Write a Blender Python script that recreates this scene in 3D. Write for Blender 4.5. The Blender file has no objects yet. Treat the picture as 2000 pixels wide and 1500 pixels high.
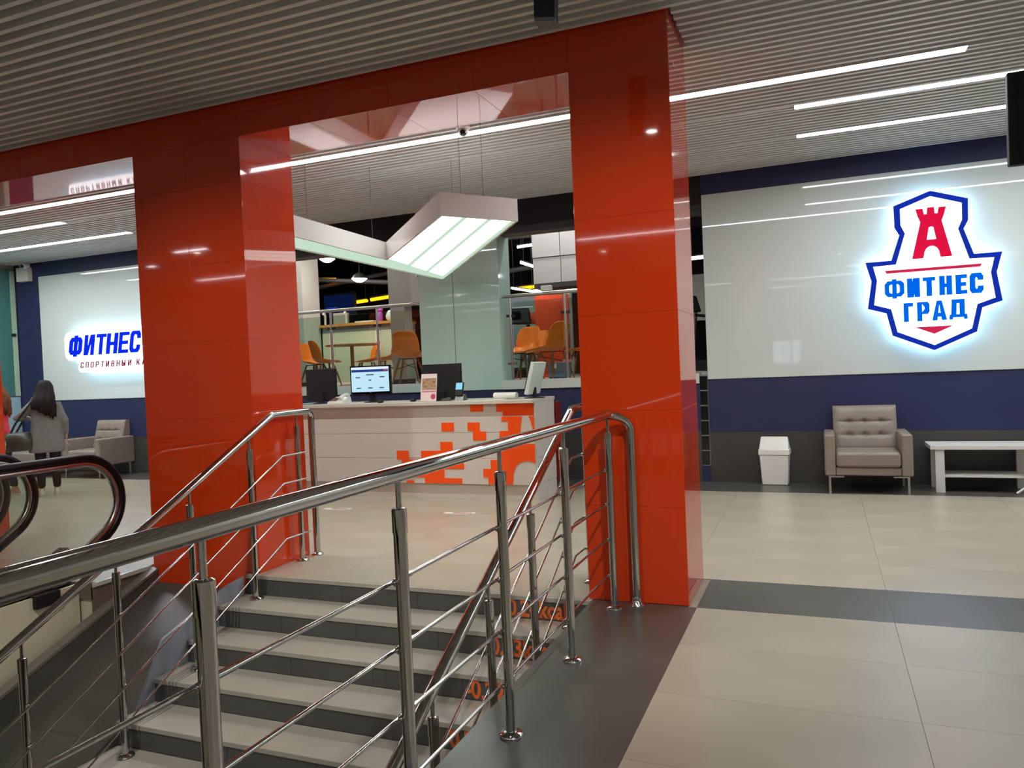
import bpy, bmesh, math, random
from mathutils import Vector, Matrix
random.seed(7)
PI = math.pi
SC = bpy.context.scene
COL = SC.collection

# ------------------------------------------------------------------ camera, world, exposure
CAM_H = 1.44
yaw, pitch, roll, FPX = 0.385166, -0.0208149, -0.0428072, 1495.5
fw = Vector((-math.sin(yaw)*math.cos(pitch), math.cos(yaw)*math.cos(pitch), math.sin(pitch)))
r0 = Vector((math.cos(yaw), math.sin(yaw), 0)); u0 = r0.cross(fw)
rt = math.cos(roll)*r0 + math.sin(roll)*u0
up = -math.sin(roll)*r0 + math.cos(roll)*u0
cd = bpy.data.cameras.new('camera'); cam = bpy.data.objects.new('camera', cd); COL.objects.link(cam)
cam.matrix_world = Matrix(((rt.x, up.x, -fw.x, 0), (rt.y, up.y, -fw.y, 0), (rt.z, up.z, -fw.z, CAM_H), (0, 0, 0, 1)))
cd.sensor_width = 36.0; cd.lens = FPX/2000*36.0; cd.clip_start = 0.05; cd.clip_end = 200
SC.camera = cam
w = bpy.data.worlds.new('world'); SC.world = w; w.use_nodes = True
w.node_tree.nodes['Background'].inputs[0].default_value = (0.75, 0.8, 0.85, 1)
w.node_tree.nodes['Background'].inputs[1].default_value = 0.05
SC.view_settings.view_transform = 'Standard'
SC.view_settings.look = 'None'
SC.view_settings.gamma = 1.0
SC.view_settings.use_curve_mapping = False
SC.view_settings.exposure = 0.0
LED = 41.0          # radiance of the ceiling LED lines
LEDF = 23.0         # LED lines of the front hall, behind the camera
BOX = 4.5           # hanging light box
SIGN = 4.5

# ------------------------------------------------------------------ materials
def lin(c):
    out = []
    for v in c:
        v /= 255.0
        out.append(v/12.92 if v <= 0.04045 else ((v+0.055)/1.055)**2.4)
    return (*out, 1.0)
MATS = {}
def mat(name, rgb, rough=0.5, metal=0.0, spec=0.5, coat=0.0, coat_ior=1.5, mottle=0.0, scale=3.0, bump=0.0, bscale=60.0, mix=None, trans=0.0, stretch=None):
    if name in MATS: return MATS[name]
    m = bpy.data.materials.new(name); m.use_nodes = True; MATS[name] = m
    nt = m.node_tree; b = nt.nodes['Principled BSDF']
    b.inputs['Base Color'].default_value = lin(rgb)
    b.inputs['Roughness'].default_value = rough
    b.inputs['Metallic'].default_value = metal
    b.inputs['Specular IOR Level'].default_value = spec
    b.inputs['Coat Weight'].default_value = coat
    b.inputs['Coat Roughness'].default_value = 0.01
    b.inputs['Coat IOR'].default_value = coat_ior
    b.inputs['Transmission Weight'].default_value = trans
    tc = nt.nodes.new('ShaderNodeTexCoord')
    if mottle > 0:
        n = nt.nodes.new('ShaderNodeTexNoise'); n.inputs['Scale'].default_value = scale; n.inputs['Detail'].default_value = 6
        if stretch:
            mp = nt.nodes.new('ShaderNodeMapping'); mp.inputs['Scale'].default_value = stretch
            nt.links.new(tc.outputs['Object'], mp.inputs['Vector']); nt.links.new(mp.outputs['Vector'], n.inputs['Vector'])
        else:
            nt.links.new(tc.outputs['Object'], n.inputs['Vector'])
        rmp = nt.nodes.new('ShaderNodeValToRGB')
        a = lin(rgb); c2 = lin(mix) if mix else tuple(min(1, v*(1+mottle)) for v in a[:3])+(1,)
        rmp.color_ramp.elements[0].position = 0.3; rmp.color_ramp.elements[1].position = 0.7
        rmp.color_ramp.elements[0].color = tuple(v*(1-mottle) for v in a[:3])+(1,) if not mix else a
        rmp.color_ramp.elements[1].color = c2
        nt.links.new(n.outputs['Fac'], rmp.inputs['Fac']); nt.links.new(rmp.outputs['Color'], b.inputs['Base Color'])
    if bump > 0:
        n2 = nt.nodes.new('ShaderNodeTexNoise'); n2.inputs['Scale'].default_value = bscale; n2.inputs['Detail'].default_value = 3
        nt.links.new(tc.outputs['Object'], n2.inputs['Vector'])
        bp = nt.nodes.new('ShaderNodeBump'); bp.inputs['Strength'].default_value = bump; bp.inputs['Distance'].default_value = 0.01
        nt.links.new(n2.outputs['Fac'], bp.inputs['Height']); nt.links.new(bp.outputs['Normal'], b.inputs['Normal'])
    return m
def emit(name, rgb, strength):
    if name in MATS: return MATS[name]
    m = bpy.data.materials.new(name); m.use_nodes = True; MATS[name] = m
    nt = m.node_tree; nt.nodes.remove(nt.nodes['Principled BSDF'])
    e = nt.nodes.new('ShaderNodeEmission'); e.inputs[0].default_value = lin(rgb); e.inputs[1].default_value = strength
    nt.links.new(e.outputs[0], nt.nodes['Material Output'].inputs[0])
    return m
def glassmat(name, rgb, ior=1.45):
    # thin architectural glass: clear transmission with a Fresnel mirror on top
    if name in MATS: return MATS[name]
    m = bpy.data.materials.new(name); m.use_nodes = True; MATS[name] = m
    nt = m.node_tree; nt.nodes.remove(nt.nodes['Principled BSDF'])
    t = nt.nodes.new('ShaderNodeBsdfTransparent'); t.inputs[0].default_value = lin(rgb)
    g = nt.nodes.new('ShaderNodeBsdfGlossy'); g.inputs['Roughness'].default_value = 0.0
    f = nt.nodes.new('ShaderNodeFresnel'); f.inputs[0].default_value = ior
    mx = nt.nodes.new('ShaderNodeMixShader')
    nt.links.new(f.outputs[0], mx.inputs[0]); nt.links.new(t.outputs[0], mx.inputs[1]); nt.links.new(g.outputs[0], mx.inputs[2])
    nt.links.new(mx.outputs[0], nt.nodes['Material Output'].inputs[0])
    return m

M_RED = mat('orange_lacquer_glass', (214, 63, 21), 0.05, spec=0.5, coat=0.35, coat_ior=1.5, mottle=0.03, scale=0.8)
M_FLOOR = mat('beige_porcelain', (172, 162, 143), 0.27, mottle=0.07, scale=1.6, bump=0.015, bscale=90)
M_TREAD = mat('beige_stair_tile', (170, 164, 150), 0.35, mottle=0.06, scale=2.5)
M_DARK = mat('anthracite_tile', (80, 78, 72), 0.30, mottle=0.14, scale=2.2, bump=0.02)
M_RISER = mat('anthracite_riser', (80, 79, 76), 0.35, mottle=0.1, scale=3)
M_GROUT = mat('grout', (146, 137, 121), 0.8, mottle=0.1)
M_SLAT = mat('slat_aluminium', (224, 225, 222), 0.42, spec=0.4, mottle=0.02)
M_PLEN = mat('plenum', (142, 140, 134), 0.9, mottle=0.1)
M_NAVY = mat('navy_paint', (32, 38, 76), 0.55, mottle=0.05, scale=1.2)
M_DADO = mat('dado_tile', (64, 62, 58), 0.4, mottle=0.12, scale=1.5)
M_WHITEGLASS = mat('white_back_glass', (200, 207, 200), 0.02, spec=0.5, mottle=0.02, scale=0.5)
M_MINT = mat('mint_back_glass', (182, 206, 195), 0.03, spec=0.5, mottle=0.03, scale=0.6)
M_TEAL = mat('teal_frosted_glass', (70, 122, 116), 0.25, mottle=0.05, scale=1)
M_BLACK = mat('black_paint', (12, 12, 14), 0.6, mottle=0.2)
M_BLACKGLOSS = mat('black_gloss', (10, 10, 11), 0.12, mottle=0.1)
M_BLACKTILE = mat('black_glazed_tile', (26, 27, 26), 0.12, mottle=0.15)
M_RUBBER = mat('handrail_rubber', (14, 13, 14), 0.38, spec=0.3, mottle=0.1)
M_CHROME = mat('polished_steel', (196, 195, 192), 0.05, metal=1.0, mottle=0.03, scale=8)
M_STEEL = mat('brushed_steel', (170, 168, 162), 0.28, metal=1.0, mottle=0.05, scale=9)
M_CREAM = mat('cream_cladding', (214, 206, 176), 0.45, mottle=0.04)
M_WALL = mat('pale_plaster', (196, 194, 186), 0.7, mottle=0.04, bump=0.05)
M_GREYW = mat('grey_plaster', (150, 148, 144), 0.7, mottle=0.05)
M_SIDE = mat('wedge_blue_grey', (150, 156, 166), 0.35, mottle=0.05)
M_BOX = mat('lightbox_white', (222, 218, 212), 0.18, mottle=0.02)
M_DESK = mat('desk_white_laminate', (204, 196, 184), 0.35, mottle=0.03, scale=2)
M_ORANGE = mat('orange_acrylic', (250, 84, 18), 0.3, mottle=0.03)
M_MAROON = mat('maroon_panel', (120, 24, 16), 0.15, mottle=0.05)
M_LEATHER = mat('taupe_upholstery', (137, 123, 111), 0.45, mottle=0.07, scale=6, bump=0.08, bscale=220)
M_PLASTIC = mat('white_plastic', (226, 224, 214), 0.35, mottle=0.03, scale=5)
M_TABLE = mat('white_table_foil', (214, 212, 206), 0.4, mottle=0.03)
M_SHELL = mat('orange_shell_plastic', (246, 126, 30), 0.35, mottle=0.04)
M_WOOD = mat('beech_wood', (176, 120, 74), 0.5, mottle=0.2, scale=14, stretch=(1, 1, 0.15))
M_WOODTOP = mat('beech_counter', (216, 142, 74), 0.4, mottle=0.15, scale=10, stretch=(0.15, 1, 1))
M_LEGWOOD = mat('chair_leg_wood', (134, 88, 56), 0.55, mottle=0.2, scale=16, stretch=(1, 1, 0.2))
M_GLASS = glassmat('clear_glass', (226, 240, 232))
M_ESCGLASS = glassmat('escalator_glass', (238, 242, 236), 1.3)
M_LED = emit('led_diffuser', (248, 251, 255), LED)
M_LEDF = emit('led_diffuser_front_hall', (250, 251, 255), LEDF)
M_HALO = emit('sign_backlight', (170, 218, 255), 14.0)
M_SIGNW = emit('sign_face_white', (250, 253, 255), SIGN*0.55)
M_SKIN = mat('skin', (206, 160, 134), 0.5, mottle=0.05, scale=12)
M_HAIRD = mat('dark_brown_hair', (30, 23, 19), 0.7, spec=0.15, mottle=0.35, scale=30, stretch=(6, 6, 0.6))
M_HAIRB = mat('brown_hair', (104, 62, 38), 0.75, spec=0.15, mottle=0.35, scale=30, stretch=(6, 6, 0.6))
M_CARD = mat('grey_knit', (120, 121, 118), 0.9, mottle=0.1, scale=25, bump=0.2, bscale=160)
M_TROUS = mat('black_trousers', (24, 24, 26), 0.8, mottle=0.2, scale=14)
M_PINK = mat('coral_pink_jersey', (236, 66, 84), 0.75, mottle=0.08, scale=12)
M_SHOE = mat('white_sneaker', (206, 200, 186), 0.55, mottle=0.1, scale=20)
M_BAG = mat('dark_olive_leather', (52, 52, 40), 0.35, mottle=0.2, scale=12, bump=0.1)

# ------------------------------------------------------------------ mesh building
class MB:
    def __init__(self): self.v = []; self.f = []
    def add(self, vs, fs):
        o = len(self.v); self.v += [tuple(p) for p in vs]; self.f += [tuple(i+o for i in f) for f in fs]; return self
    def box(self, x0, x1, y0, y1, z0, z1):
        return self.add([(x0,y0,z0),(x1,y0,z0),(x1,y1,z0),(x0,y1,z0),(x0,y0,z1),(x1,y0,z1),(x1,y1,z1),(x0,y1,z1)],
                        [(0,3,2,1),(4,5,6,7),(0,1,5,4),(1,2,6,5),(2,3,7,6),(3,0,4,7)])
    def hexa(self, p):   # 8 corner points, bottom ring then top ring
        return self.add(p, [(0,3,2,1),(4,5,6,7),(0,1,5,4),(1,2,6,5),(2,3,7,6),(3,0,4,7)])
    def prism_y(self, poly, y0, y1):      # polygon in (x,z), extruded along y, seen from -y counter-clockwise
        n = len(poly)
        vs = [(x, y0, z) for x, z in poly]+[(x, y1, z) for x, z in poly]
        return self.add(vs, [tuple(range(n)), tuple(range(2*n-1, n-1, -1))]+[(i, i+n, (i+1) % n+n, (i+1) % n) for i in range(n)])
    def prism_x(self, poly, x0, x1):      # polygon in (y,z)
        n = len(poly)
        vs = [(x0, y, z) for y, z in poly]+[(x1, y, z) for y, z in poly]
        return self.add(vs, [tuple(range(n)), tuple(range(2*n-1, n-1, -1))]+[(i, i+n, (i+1) % n+n, (i+1) % n) for i in range(n)])
    def prism_z(self, poly, z0, z1):
        n = len(poly)
        vs = [(x, y, z0) for x, y in poly]+[(x, y, z1) for x, y in poly]
        return self.add(vs, [tuple(range(n-1, -1, -1)), tuple(range(n, 2*n))]+[(i, (i+1) % n, (i+1) % n+n, i+n) for i in range(n)])
    def tube(self, path, r, n=12, caps=True):
        P = [Vector(p) for p in path]; R = r if isinstance(r, (list, tuple)) else [r]*len(P)
        rings = []; ref = None
        for i, p in enumerate(P):
            t = ((P[i+1]-p).normalized() if i < len(P)-1 else Vector((0,0,0))) + ((p-P[i-1]).normalized() if i > 0 else Vector((0,0,0)))
            t.normalize()
            if ref is None:
                a = Vector((0,0,1)) if abs(t.z) < 0.9 else Vector((1,0,0)); ref = (a-t*a.dot(t)).normalized()
            else:
                ref = (ref-t*ref.dot(t)).normalized()
            b = t.cross(ref)
            k = 1.0
            if 0 < i < len(P)-1:
                c = (P[i+1]-p).normalized().dot((p-P[i-1]).normalized()); k = min(1.6, 1/max(0.5, math.sqrt(max(0.01,(1+c)/2))))
            rings.append([p+(ref*math.cos(2*PI*j/n)+b*math.sin(2*PI*j/n))*R[i]*(k if k < 1.2 else 1.0) for j in range(n)])
        return self.loft(rings, caps)
    def loft(self, rings, caps=True):
        n = len(rings[0]); vs = [p for r in rings for p in r]; fs = []
        for i in range(len(rings)-1):
            for j in range(n):
                a = i*n+j; b = i*n+(j+1) % n
                fs.append((a, b, b+n, a+n))
        if caps:
            fs.append(tuple(range(n-1, -1, -1))); fs.append(tuple((len(rings)-1)*n+j for j in range(n)))
        return self.add(vs, fs)
    def lathe(self, prof, c=(0,0,0), n=16):
        rings = [[(c[0]+r*math.cos(2*PI*j/n), c[1]+r*math.sin(2*PI*j/n), c[2]+z) for j in range(n)] for r, z in prof]
        return self.loft(rings)
    def ball(self, c, r, n=12, m=8, sc=(1,1,1)):
        prof = [(max(1e-4, r*math.sin(PI*i/m)), -r*math.cos(PI*i/m)) for i in range(m+1)]
        rings = [[(c[0]+a*sc[0]*math.cos(2*PI*j/n), c[1]+a*sc[1]*math.sin(2*PI*j/n), c[2]+z*sc[2]) for j in range(n)] for a, z in prof]
        return self.loft(rings)
def ell(cx, cy, z, rx, ry, n=16, ph=0):
    return [(cx+rx*math.cos(2*PI*j/n+ph), cy+ry*math.sin(2*PI*j/n+ph), z) for j in range(n)]

def org(o):
    v = Vector((0,0,0))
    while o: v += o.location; o = o.parent
    return v
def obj(name, mb, m, parent=None, smooth=False, bevel=0.0, seg=2, recalc=True):
    """link one mesh object; mb holds world coordinates, stored relative to the parent (or to its own base)"""
    me = bpy.data.meshes.new(name)
    if parent is not None: off = org(parent)
    else:
        xs = [p[0] for p in mb.v]; ys = [p[1] for p in mb.v]; zs = [p[2] for p in mb.v]
        off = Vector(((min(xs)+max(xs))/2, (min(ys)+max(ys))/2, min(zs)))
    me.from_pydata([(p[0]-off.x, p[1]-off.y, p[2]-off.z) for p in mb.v], [], mb.f)
    if recalc:
        bm = bmesh.new(); bm.from_mesh(me); bmesh.ops.recalc_face_normals(bm, faces=bm.faces); bm.to_mesh(me); bm.free()
    if m: me.materials.append(m)
    if smooth:
        me.polygons.foreach_set('use_smooth', [True]*len(me.polygons)); me.set_sharp_from_angle(angle=0.75)
    o = bpy.data.objects.new(name, me); COL.objects.link(o)
    if parent is not None: o.parent = parent
    else: o.location = off
    if bevel > 0:
        b = o.modifiers.new('bevel', 'BEVEL'); b.width = bevel; b.segments = seg; b.limit_method = 'ANGLE'; b.angle_limit = 0.6
        if seg > 1: me.polygons.foreach_set('use_smooth', [True]*len(me.polygons)); b.harden_normals = True
    return o
def share(name, me, loc, parent, m=None):
    o = bpy.data.objects.new(name, me); COL.objects.link(o); o.parent = parent
    o.location = Vector(loc)-(org(parent) if parent else Vector((0,0,0)))
    return o
def tag(o, label, cat, group=None):
    o['label'] = label; o['category'] = cat
    if group: o['group'] = group
    return o
def thing(name, loc, label, cat, group=None, rz=0):
    o = bpy.data.objects.new(name, None); COL.objects.link(o); o.location = loc; o.rotation_euler = (0,0,rz); o.empty_display_size = 0.1
    return tag(o, label, cat, group)
def struct(name, mb, m, parent=None, **k):
    o = obj(name, mb, m, parent, **k)
    if parent is None: o['kind'] = 'structure'
    return o
def copy_tree(o, parent=None):
    c = o.copy(); COL.objects.link(c); c.parent = parent
    for ch in list(o.children): copy_tree(ch, c)
    return c
def put(o, loc, rz=0, label=None, group=None):
    o.location = loc; o.rotation_euler = (0,0,rz)
    if label: o['label'] = label
    if group: o['group'] = group
    return o
def arc(c, a, b, r0, t0, t1, n):   # points c + r(a cos t + b sin t)
    c = Vector(c); a = Vector(a); b = Vector(b)
    return [c+(a*math.cos(t0+(t1-t0)*i/n)+b*math.sin(t0+(t1-t0)*i/n))*r0 for i in range(n+1)]

# ------------------------------------------------------------------ room constants (metres)
YW = 9.22                    # back wall plane
YF, YB = 4.505, 5.10         # portal front and back
XL, XR = -13.05, 5.5         # side walls
YS = -8.0                    # wall behind the camera
def ceil_z(y): return 3.465 if y < YF else 3.465+(y-YF)*0.0280
NOSE0, TR, RS = 4.465, 0.29, 0.145   # first nosing, tread and riser of the stairs

# ------------------------------------------------------------------ floor
fl = MB()
fl.box(XL, XR, 4.60, YW, -0.3, -0.006); fl.box(XL, -4.99, 4.489, 4.60, -0.12, -0.006); fl.box(-3.90, XR, 4.489, 4.60, -0.3, -0.006)             # main floor behind the stairwell
fl.box(-1.35, XR, YS, 4.489, -0.3, -0.006)          # right of the stairwell
fl.box(XL, -7.95, YS, 4.489, -0.3, -0.006)          # left of the escalators
fl.box(-7.95, -4.99, 4.0, 4.489, -0.12, -0.006)     # escalator landing
fl.box(-7.95, -1.35, YS, -2.6, -0.3, -0.006)
floor = struct('floor', fl, M_GROUT)
tile_mesh = {}
def floor_tile(x0, x1, y0, y1, m):
    g = 0.0009 if m is M_FLOOR else 0.0004; key = (round(x1-x0, 3), round(y1-y0, 3), m.name)
    if key not in tile_mesh:
        wx, wy = (x1-x0)/2-g, (y1-y0)/2-g
        me = bpy.data.meshes.new('tile')
        mb = MB().box(-wx, wx, -wy, wy, -0.006, 0.0)
        me.from_pydata(mb.v, [], mb.f); me.materials.append(m); tile_mesh[key] = me
    share('tile', tile_mesh[key], ((x0+x1)/2, (y0+y1)/2, 0.0 if m is M_FLOOR else 0.0), floor)
def lay(x0, x1, y0, y1, sx, sy, m, ax=None, ay=None):
    def cuts(a, b, s, anchor):
        k = math.ceil((a-anchor)/s-1e-6); c = [a]
        while anchor+k*s < b-0.04:
            if anchor+k*s > a+0.04: c.append(anchor+k*s)
            k += 1
        return c+[b]
    cx = cuts(x0, x1, sx, x0 if ax is None else ax); cy = cuts(y0, y1, sy, y0 if ay is None else ay)
    for i in range(len(cx)-1):
        for j in range(len(cy)-1): floor_tile(cx[i], cx[i+1], cy[j], cy[j+1], m)
lay(XL, XR, 5.10, 8.545, 1.2, 0.6, M_FLOOR, ax=0.315, ay=5.10)
lay(-0.72, 4.3, 0.2, 4.49, 1.2, 0.6, M_FLOOR, ax=0.315, ay=4.49)
lay(-0.72, XR, 4.49, 5.10, 1.2, 0.61, M_DARK, ax=0.315)
lay(-1.35, -0.72, 0.2, 4.49, 0.63, 1.2, M_DARK, ay=4.49)
lay(-3.9, -1.35, 4.49, 5.10, 1.2, 0.61, M_FLOOR, ax=0.315)
lay(XL, XR, 8.545, YW, 1.2, 0.675, M_DARK, ax=0.315)
lay(XL, -4.99, 4.01, 5.10, 1.2, 0.6, M_FLOOR, ax=0.315, ay=5.10)

# ------------------------------------------------------------------ ceiling: plenum and slats
pl = MB()
pl.add([(XL, YS, 3.60), (XR, YS, 3.60), (XR, YF, 3.60), (XL, YF, 3.60), (XL, YW, 3.735), (XR, YW, 3.735),
        (XL, YS, 3.75), (XR, YS, 3.75), (XR, YF, 3.75), (XL, YF, 3.75), (XL, YW, 3.90), (XR, YW, 3.90)],
       [(0,1,2,3), (3,2,5,4), (6,9,8,7), (9,10,11,8), (0,6,7,1), (4,5,11,10), (0,3,9,6), (3,4,10,9), (1,7,8,2), (2,8,11,5)])
ceiling = struct('ceiling', pl, M_PLEN)
PITCH = 0.0965
def slat_mesh(length):
    me = bpy.data.meshes.new('slat'); mb = MB().box(-length/2, length/2, -0.017, 0.017, 0, 0.062)
    me.from_pydata(mb.v, [], mb.f); me.materials.append(M_SLAT); return me
S_FULL, S_R, S_L = slat_mesh(XR-XL), slat_mesh(XR+0.75), slat_mesh(-8.62-XL)
led_rows = [6.15, 6.95, 7.98, -0.15, -1.02, -2.95, -5.45]
y = YW-0.03; n = 0
while y > -7.9:
    if all(abs(y-r) > 0.072 for r in led_rows):
        z = ceil_z(y)
        if YF-0.02 < y < YB+0.02:
            share('slat', S_R, ((XR-0.75)/2, y, z), ceiling); share('slat', S_L, ((XL-8.62)/2, y, z), ceiling)
        else:
            share('slat', S_FULL, ((XL+XR)/2, y, z), ceiling)
    y -= PITCH

# plain slats close the gaps of the LED rows where no lamp is fitted
for yr, x0, x1 in ((6.15, 1.0, XR), (6.95, -8.87, -0.15), (7.98, -8.88, -0.16)):
    me_ = slat_mesh(x1-x0)
    for dy in (-0.03, 0.045): share('slat', me_, ((x0+x1)/2, yr+dy, ceil_z(yr+dy)), ceiling)
# LED lines set into the slatted ceiling
def led_line(x0, x1, y, label, m=M_LED, group=None):
    z = ceil_z(y)
    t = thing('led_line_light', ((x0+x1)/2, y, z), label, 'ceiling light', group)
    h = MB(); h.box(x0, x1, y-0.062, y-0.054, z-0.004, z+0.06); h.box(x0, x1, y+0.054, y+0.062, z-0.004, z+0.06); h.box(x0, x1, y-0.062, y+0.062, z+0.05, z+0.06)
    h.box(x0, x0+0.006, y-0.06, y+0.06, z-0.004, z+0.06); h.box(x1-0.006, x1, y-0.06, y+0.06, z-0.004, z+0.06)
    obj('housing', h, M_SLAT, t)
    obj('diffuser', MB().box(x0+0.006, x1-0.006, y-0.054, y+0.054, z+0.002, z+0.012), m, t)
led_line(-12.9, 1.0, 6.15, 'longest white LED line, passing behind the orange portal')
led_line(-12.9, -8.87, 6.95, 'middle of three LED lines above the left sign wall')
led_line(-12.9, -8.88, 7.98, 'LED line closest to the left sign wall')
led_line(-0.15, 5.2, 6.95, 'middle of three LED lines right of the portal')
led_line(-0.16, 5.2, 7.98, 'LED line closest to the wall with the castle emblem')
G = 'LED lines of the front hall behind the camera'
led_line(-9.3, -8.63, -0.15, 'short LED line of the front hall mirrored in the left column', M_LEDF, G)
led_line(-10.8, -10.6, -1.02, 'shortest LED line of the front hall mirrored in the left column', M_LEDF, G)
led_line(-11.6, -8.0, -2.95, 'long LED line at the left end of the front hall', M_LEDF, G)
led_line(-3.62, 4.2, -2.95, 'long LED line above the right half of the front hall', M_LEDF, G)
led_line(0.6, 5.2, -1.02, 'LED line over the floor at the right end of the front hall', M_LEDF, G)
led_line(-11.5, -4.7, -5.45, 'left added fill LED line, farthest behind the camera', M_LEDF, G)  # this row is added to brighten the front hall
led_line(-2.2, 5.2, -5.45, 'right added fill LED line, farthest behind the camera', M_LEDF, G)

# recessed spots of the front hall and added fill spots
def spot(x, y, label, watts, aim=None, cone=128):
    z = ceil_z(y)
    t = thing('recessed_spotlight', (x, y, z), label, 'spotlight', 'round spots of the front hall')
    obj('rim', MB().lathe([(0.045, 0.0), (0.06, -0.006), (0.062, 0.0), (0.06, 0.05), (0.045, 0.05)], (x, y, z), 20), M_PLASTIC, t, smooth=True)
    obj('lens', MB().lathe([(0.001, -0.001), (0.045, -0.001), (0.045, 0.006), (0.001, 0.006)], (x, y, z), 20), emit('spot_lens', (255, 250, 240), 45), t)
    ld = bpy.data.lights.new('spot_lamp', 'SPOT'); ld.energy = watts; ld.spot_size = math.radians(cone); ld.spot_blend = 0.75; ld.shadow_soft_size = 0.05; ld.color = (1.0, 0.97, 0.93)
    lo = bpy.data.objects.new('spot_lamp', ld); COL.objects.link(lo); lo.parent = t; lo.location = (0, 0, -0.02)
    if aim: lo.rotation_euler = (Vector(aim)-Vector((x, y, z))).to_track_quat('-Z', 'Y').to_euler()
spot(-1.32, 2.24, 'round spotlight mirrored high on the right portal column', 75)
spot(0.42, 1.45, 'round spotlight that throws the railing shadow on the right portal column', 330, (-1.25, 4.5, 0.9), 62)
spot(-3.58, -4.46, 'round spotlight mirrored at middle height of the right portal column', 90)
spot(-9.06, -0.38, 'round spotlight mirrored between LED lines on the left portal column', 200)
spot(3.2, 1.45, 'added fill spotlight over the floor at the right of the front hall', 20)  # added fill lamp over the front floor
spot(-3.2, 1.2, 'added fill spotlight above the stairs, aimed at the left portal column', 300, (-4.3, 4.5, 0.3), 72)  # added lamp that brightens the front of the left column

# ------------------------------------------------------------------ outer walls
struct('wall_right', MB().box(XR, XR+0.2, YS, YW+0.2, -3.0, 4.0), M_WALL)
struct('wall_front', MB().box(XL-0.2, XR+0.2, YS-0.2, YS, -3.0, 4.0), mat('dark_hall_wall', (52, 50, 48), 0.7, mottle=0.06))
wl = struct('wall_left', MB().box(XL-0.2, XL, YS, YW+0.2, -3.0, 4.0), M_GREYW)
obj('glass_panel', MB().box(XL, XL+0.02, 6.2, YW-0.02, 1.32, 3.52), M_TEAL, wl, bevel=0.003, seg=1)
obj('glass_panel', MB().box(XL, XL+0.02, 6.2, YW-0.02, 0.05, 1.30), mat('pale_blue_glass', (150, 186, 196), 0.2, mottle=0.03), wl, bevel=0.003, seg=1)
obj('edge_strip', MB().box(XL+0.02, XL+0.035, YW-0.10, YW-0.02, 1.32, 3.5), mat('edge_light_green', (176, 200, 170), 0.3, mottle=0.02), wl)
obj('clip', MB().box(XL+0.02, XL+0.06, YW-0.12, YW-0.06, 2.36, 2.41), M_BLACK, wl, bevel=0.004)
# daylight window behind the camera, mirrored in the white wall panel
wn = struct('window_1', MB().box(-1.60, -0.55, YS, YS+0.04, 1.15, 2.0), M_PLASTIC)
obj('pane', MB().box(-1.52, -0.93, YS+0.04, YS+0.05, 1.22, 1.93), emit('daylight', (225, 238, 255), 3.0), wn)
obj('pane', MB().box(-0.85, -0.63, YS+0.04, YS+0.05, 1.22, 1.93), emit('daylight', (225, 238, 255), 3.0), wn)

# ------------------------------------------------------------------ back wall: right sign wall, left sign wall and the band under the mezzanine
XA, XB = -1.345, -7.45          # the two sign walls end at the mezzanine opening
wb = MB(); wb.box(-1.25, XR, YW, YW+0.18, -0.3, 3.75); wb.box(XA, -1.25, YW, YW+0.18, -0.3, 1.262)
wall_r = struct('wall_back_right', wb, M_NAVY)
obj('dado_panel', MB().box(-1.25, XR, YW-0.012, YW, 0.0, 0.585), M_DADO, wall_r)
obj('glass_panel', MB().box(-1.248, XR, YW-0.014, YW, 1.208, 3.365), M_WHITEGLASS, wall_r, bevel=0.004, seg=1)
obj('grout_bed', MB().box(-1.344, -1.2555, YW-0.006, YW, 0.19, 1.262), mat('light_grout', (120, 126, 120), 0.7), wall_r)
for k in range(6):       # column of black glazed tiles at the wall's end
    z0 = 0.195+k*0.177
    obj('tile', MB().box(-1.343, -1.256, YW-0.012, YW, z0+0.006, z0+0.168), M_BLACKTILE, wall_r, bevel=0.004, seg=1)
obj('edge_profile', MB().box(-1.256, -1.248, YW-0.016, YW, 0.195, 1.262), M_STEEL, wall_r)
wall_l = struct('wall_back_left', MB().box(XL, XB, YW, YW+0.18, -0.3, 3.75), M_NAVY)
obj('dado_panel', MB().box(XL, XB, YW-0.012, YW, 0.0, 0.585), M_DADO, wall_l)
obj('glass_panel', MB().box(-12.43, XB, YW-0.014, YW, 1.218, 3.355), M_WHITEGLASS, wall_l, bevel=0.004, seg=1)
wall_m = struct('wall_back_middle', MB().box(XB, XA, YW, YW+0.18, -0.3, 1.17), M_NAVY)
obj('dado_panel', MB().box(XB, XA, YW-0.012, YW, 0.0, 0.6), M_DADO, wall_m)
fa = struct('trim_1', MB().box(XB, -5.05, YW-0.03, YW+0.18, 1.165, 1.25), M_MINT)
obj('top_strip', MB().box(XB, -5.05, YW-0.03, YW+0.18, 1.25, 1.285), M_WHITEGLASS, fa)
fb = struct('trim_2', MB().box(-3.86, XA, YW-0.03, YW+0.18, 1.165, 1.25), M_WHITEGLASS)
obj('top_strip', MB().box(-3.86, XA, YW-0.03, YW+0.18, 1.25, 1.285), M_WHITEGLASS, fb)
# bulkhead above the opening
bk = struct('beam', MB().box(XB, -1.25, YW, YW+0.25, 3.27, 3.75), M_BLACK)
obj('lower_flange', MB().box(XB, -1.25, YW+0.02, YW+0.3, 3.18, 3.27), mat('dark_grey_paint', (52, 54, 56), 0.6, mottle=0.1), bk)

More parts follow.
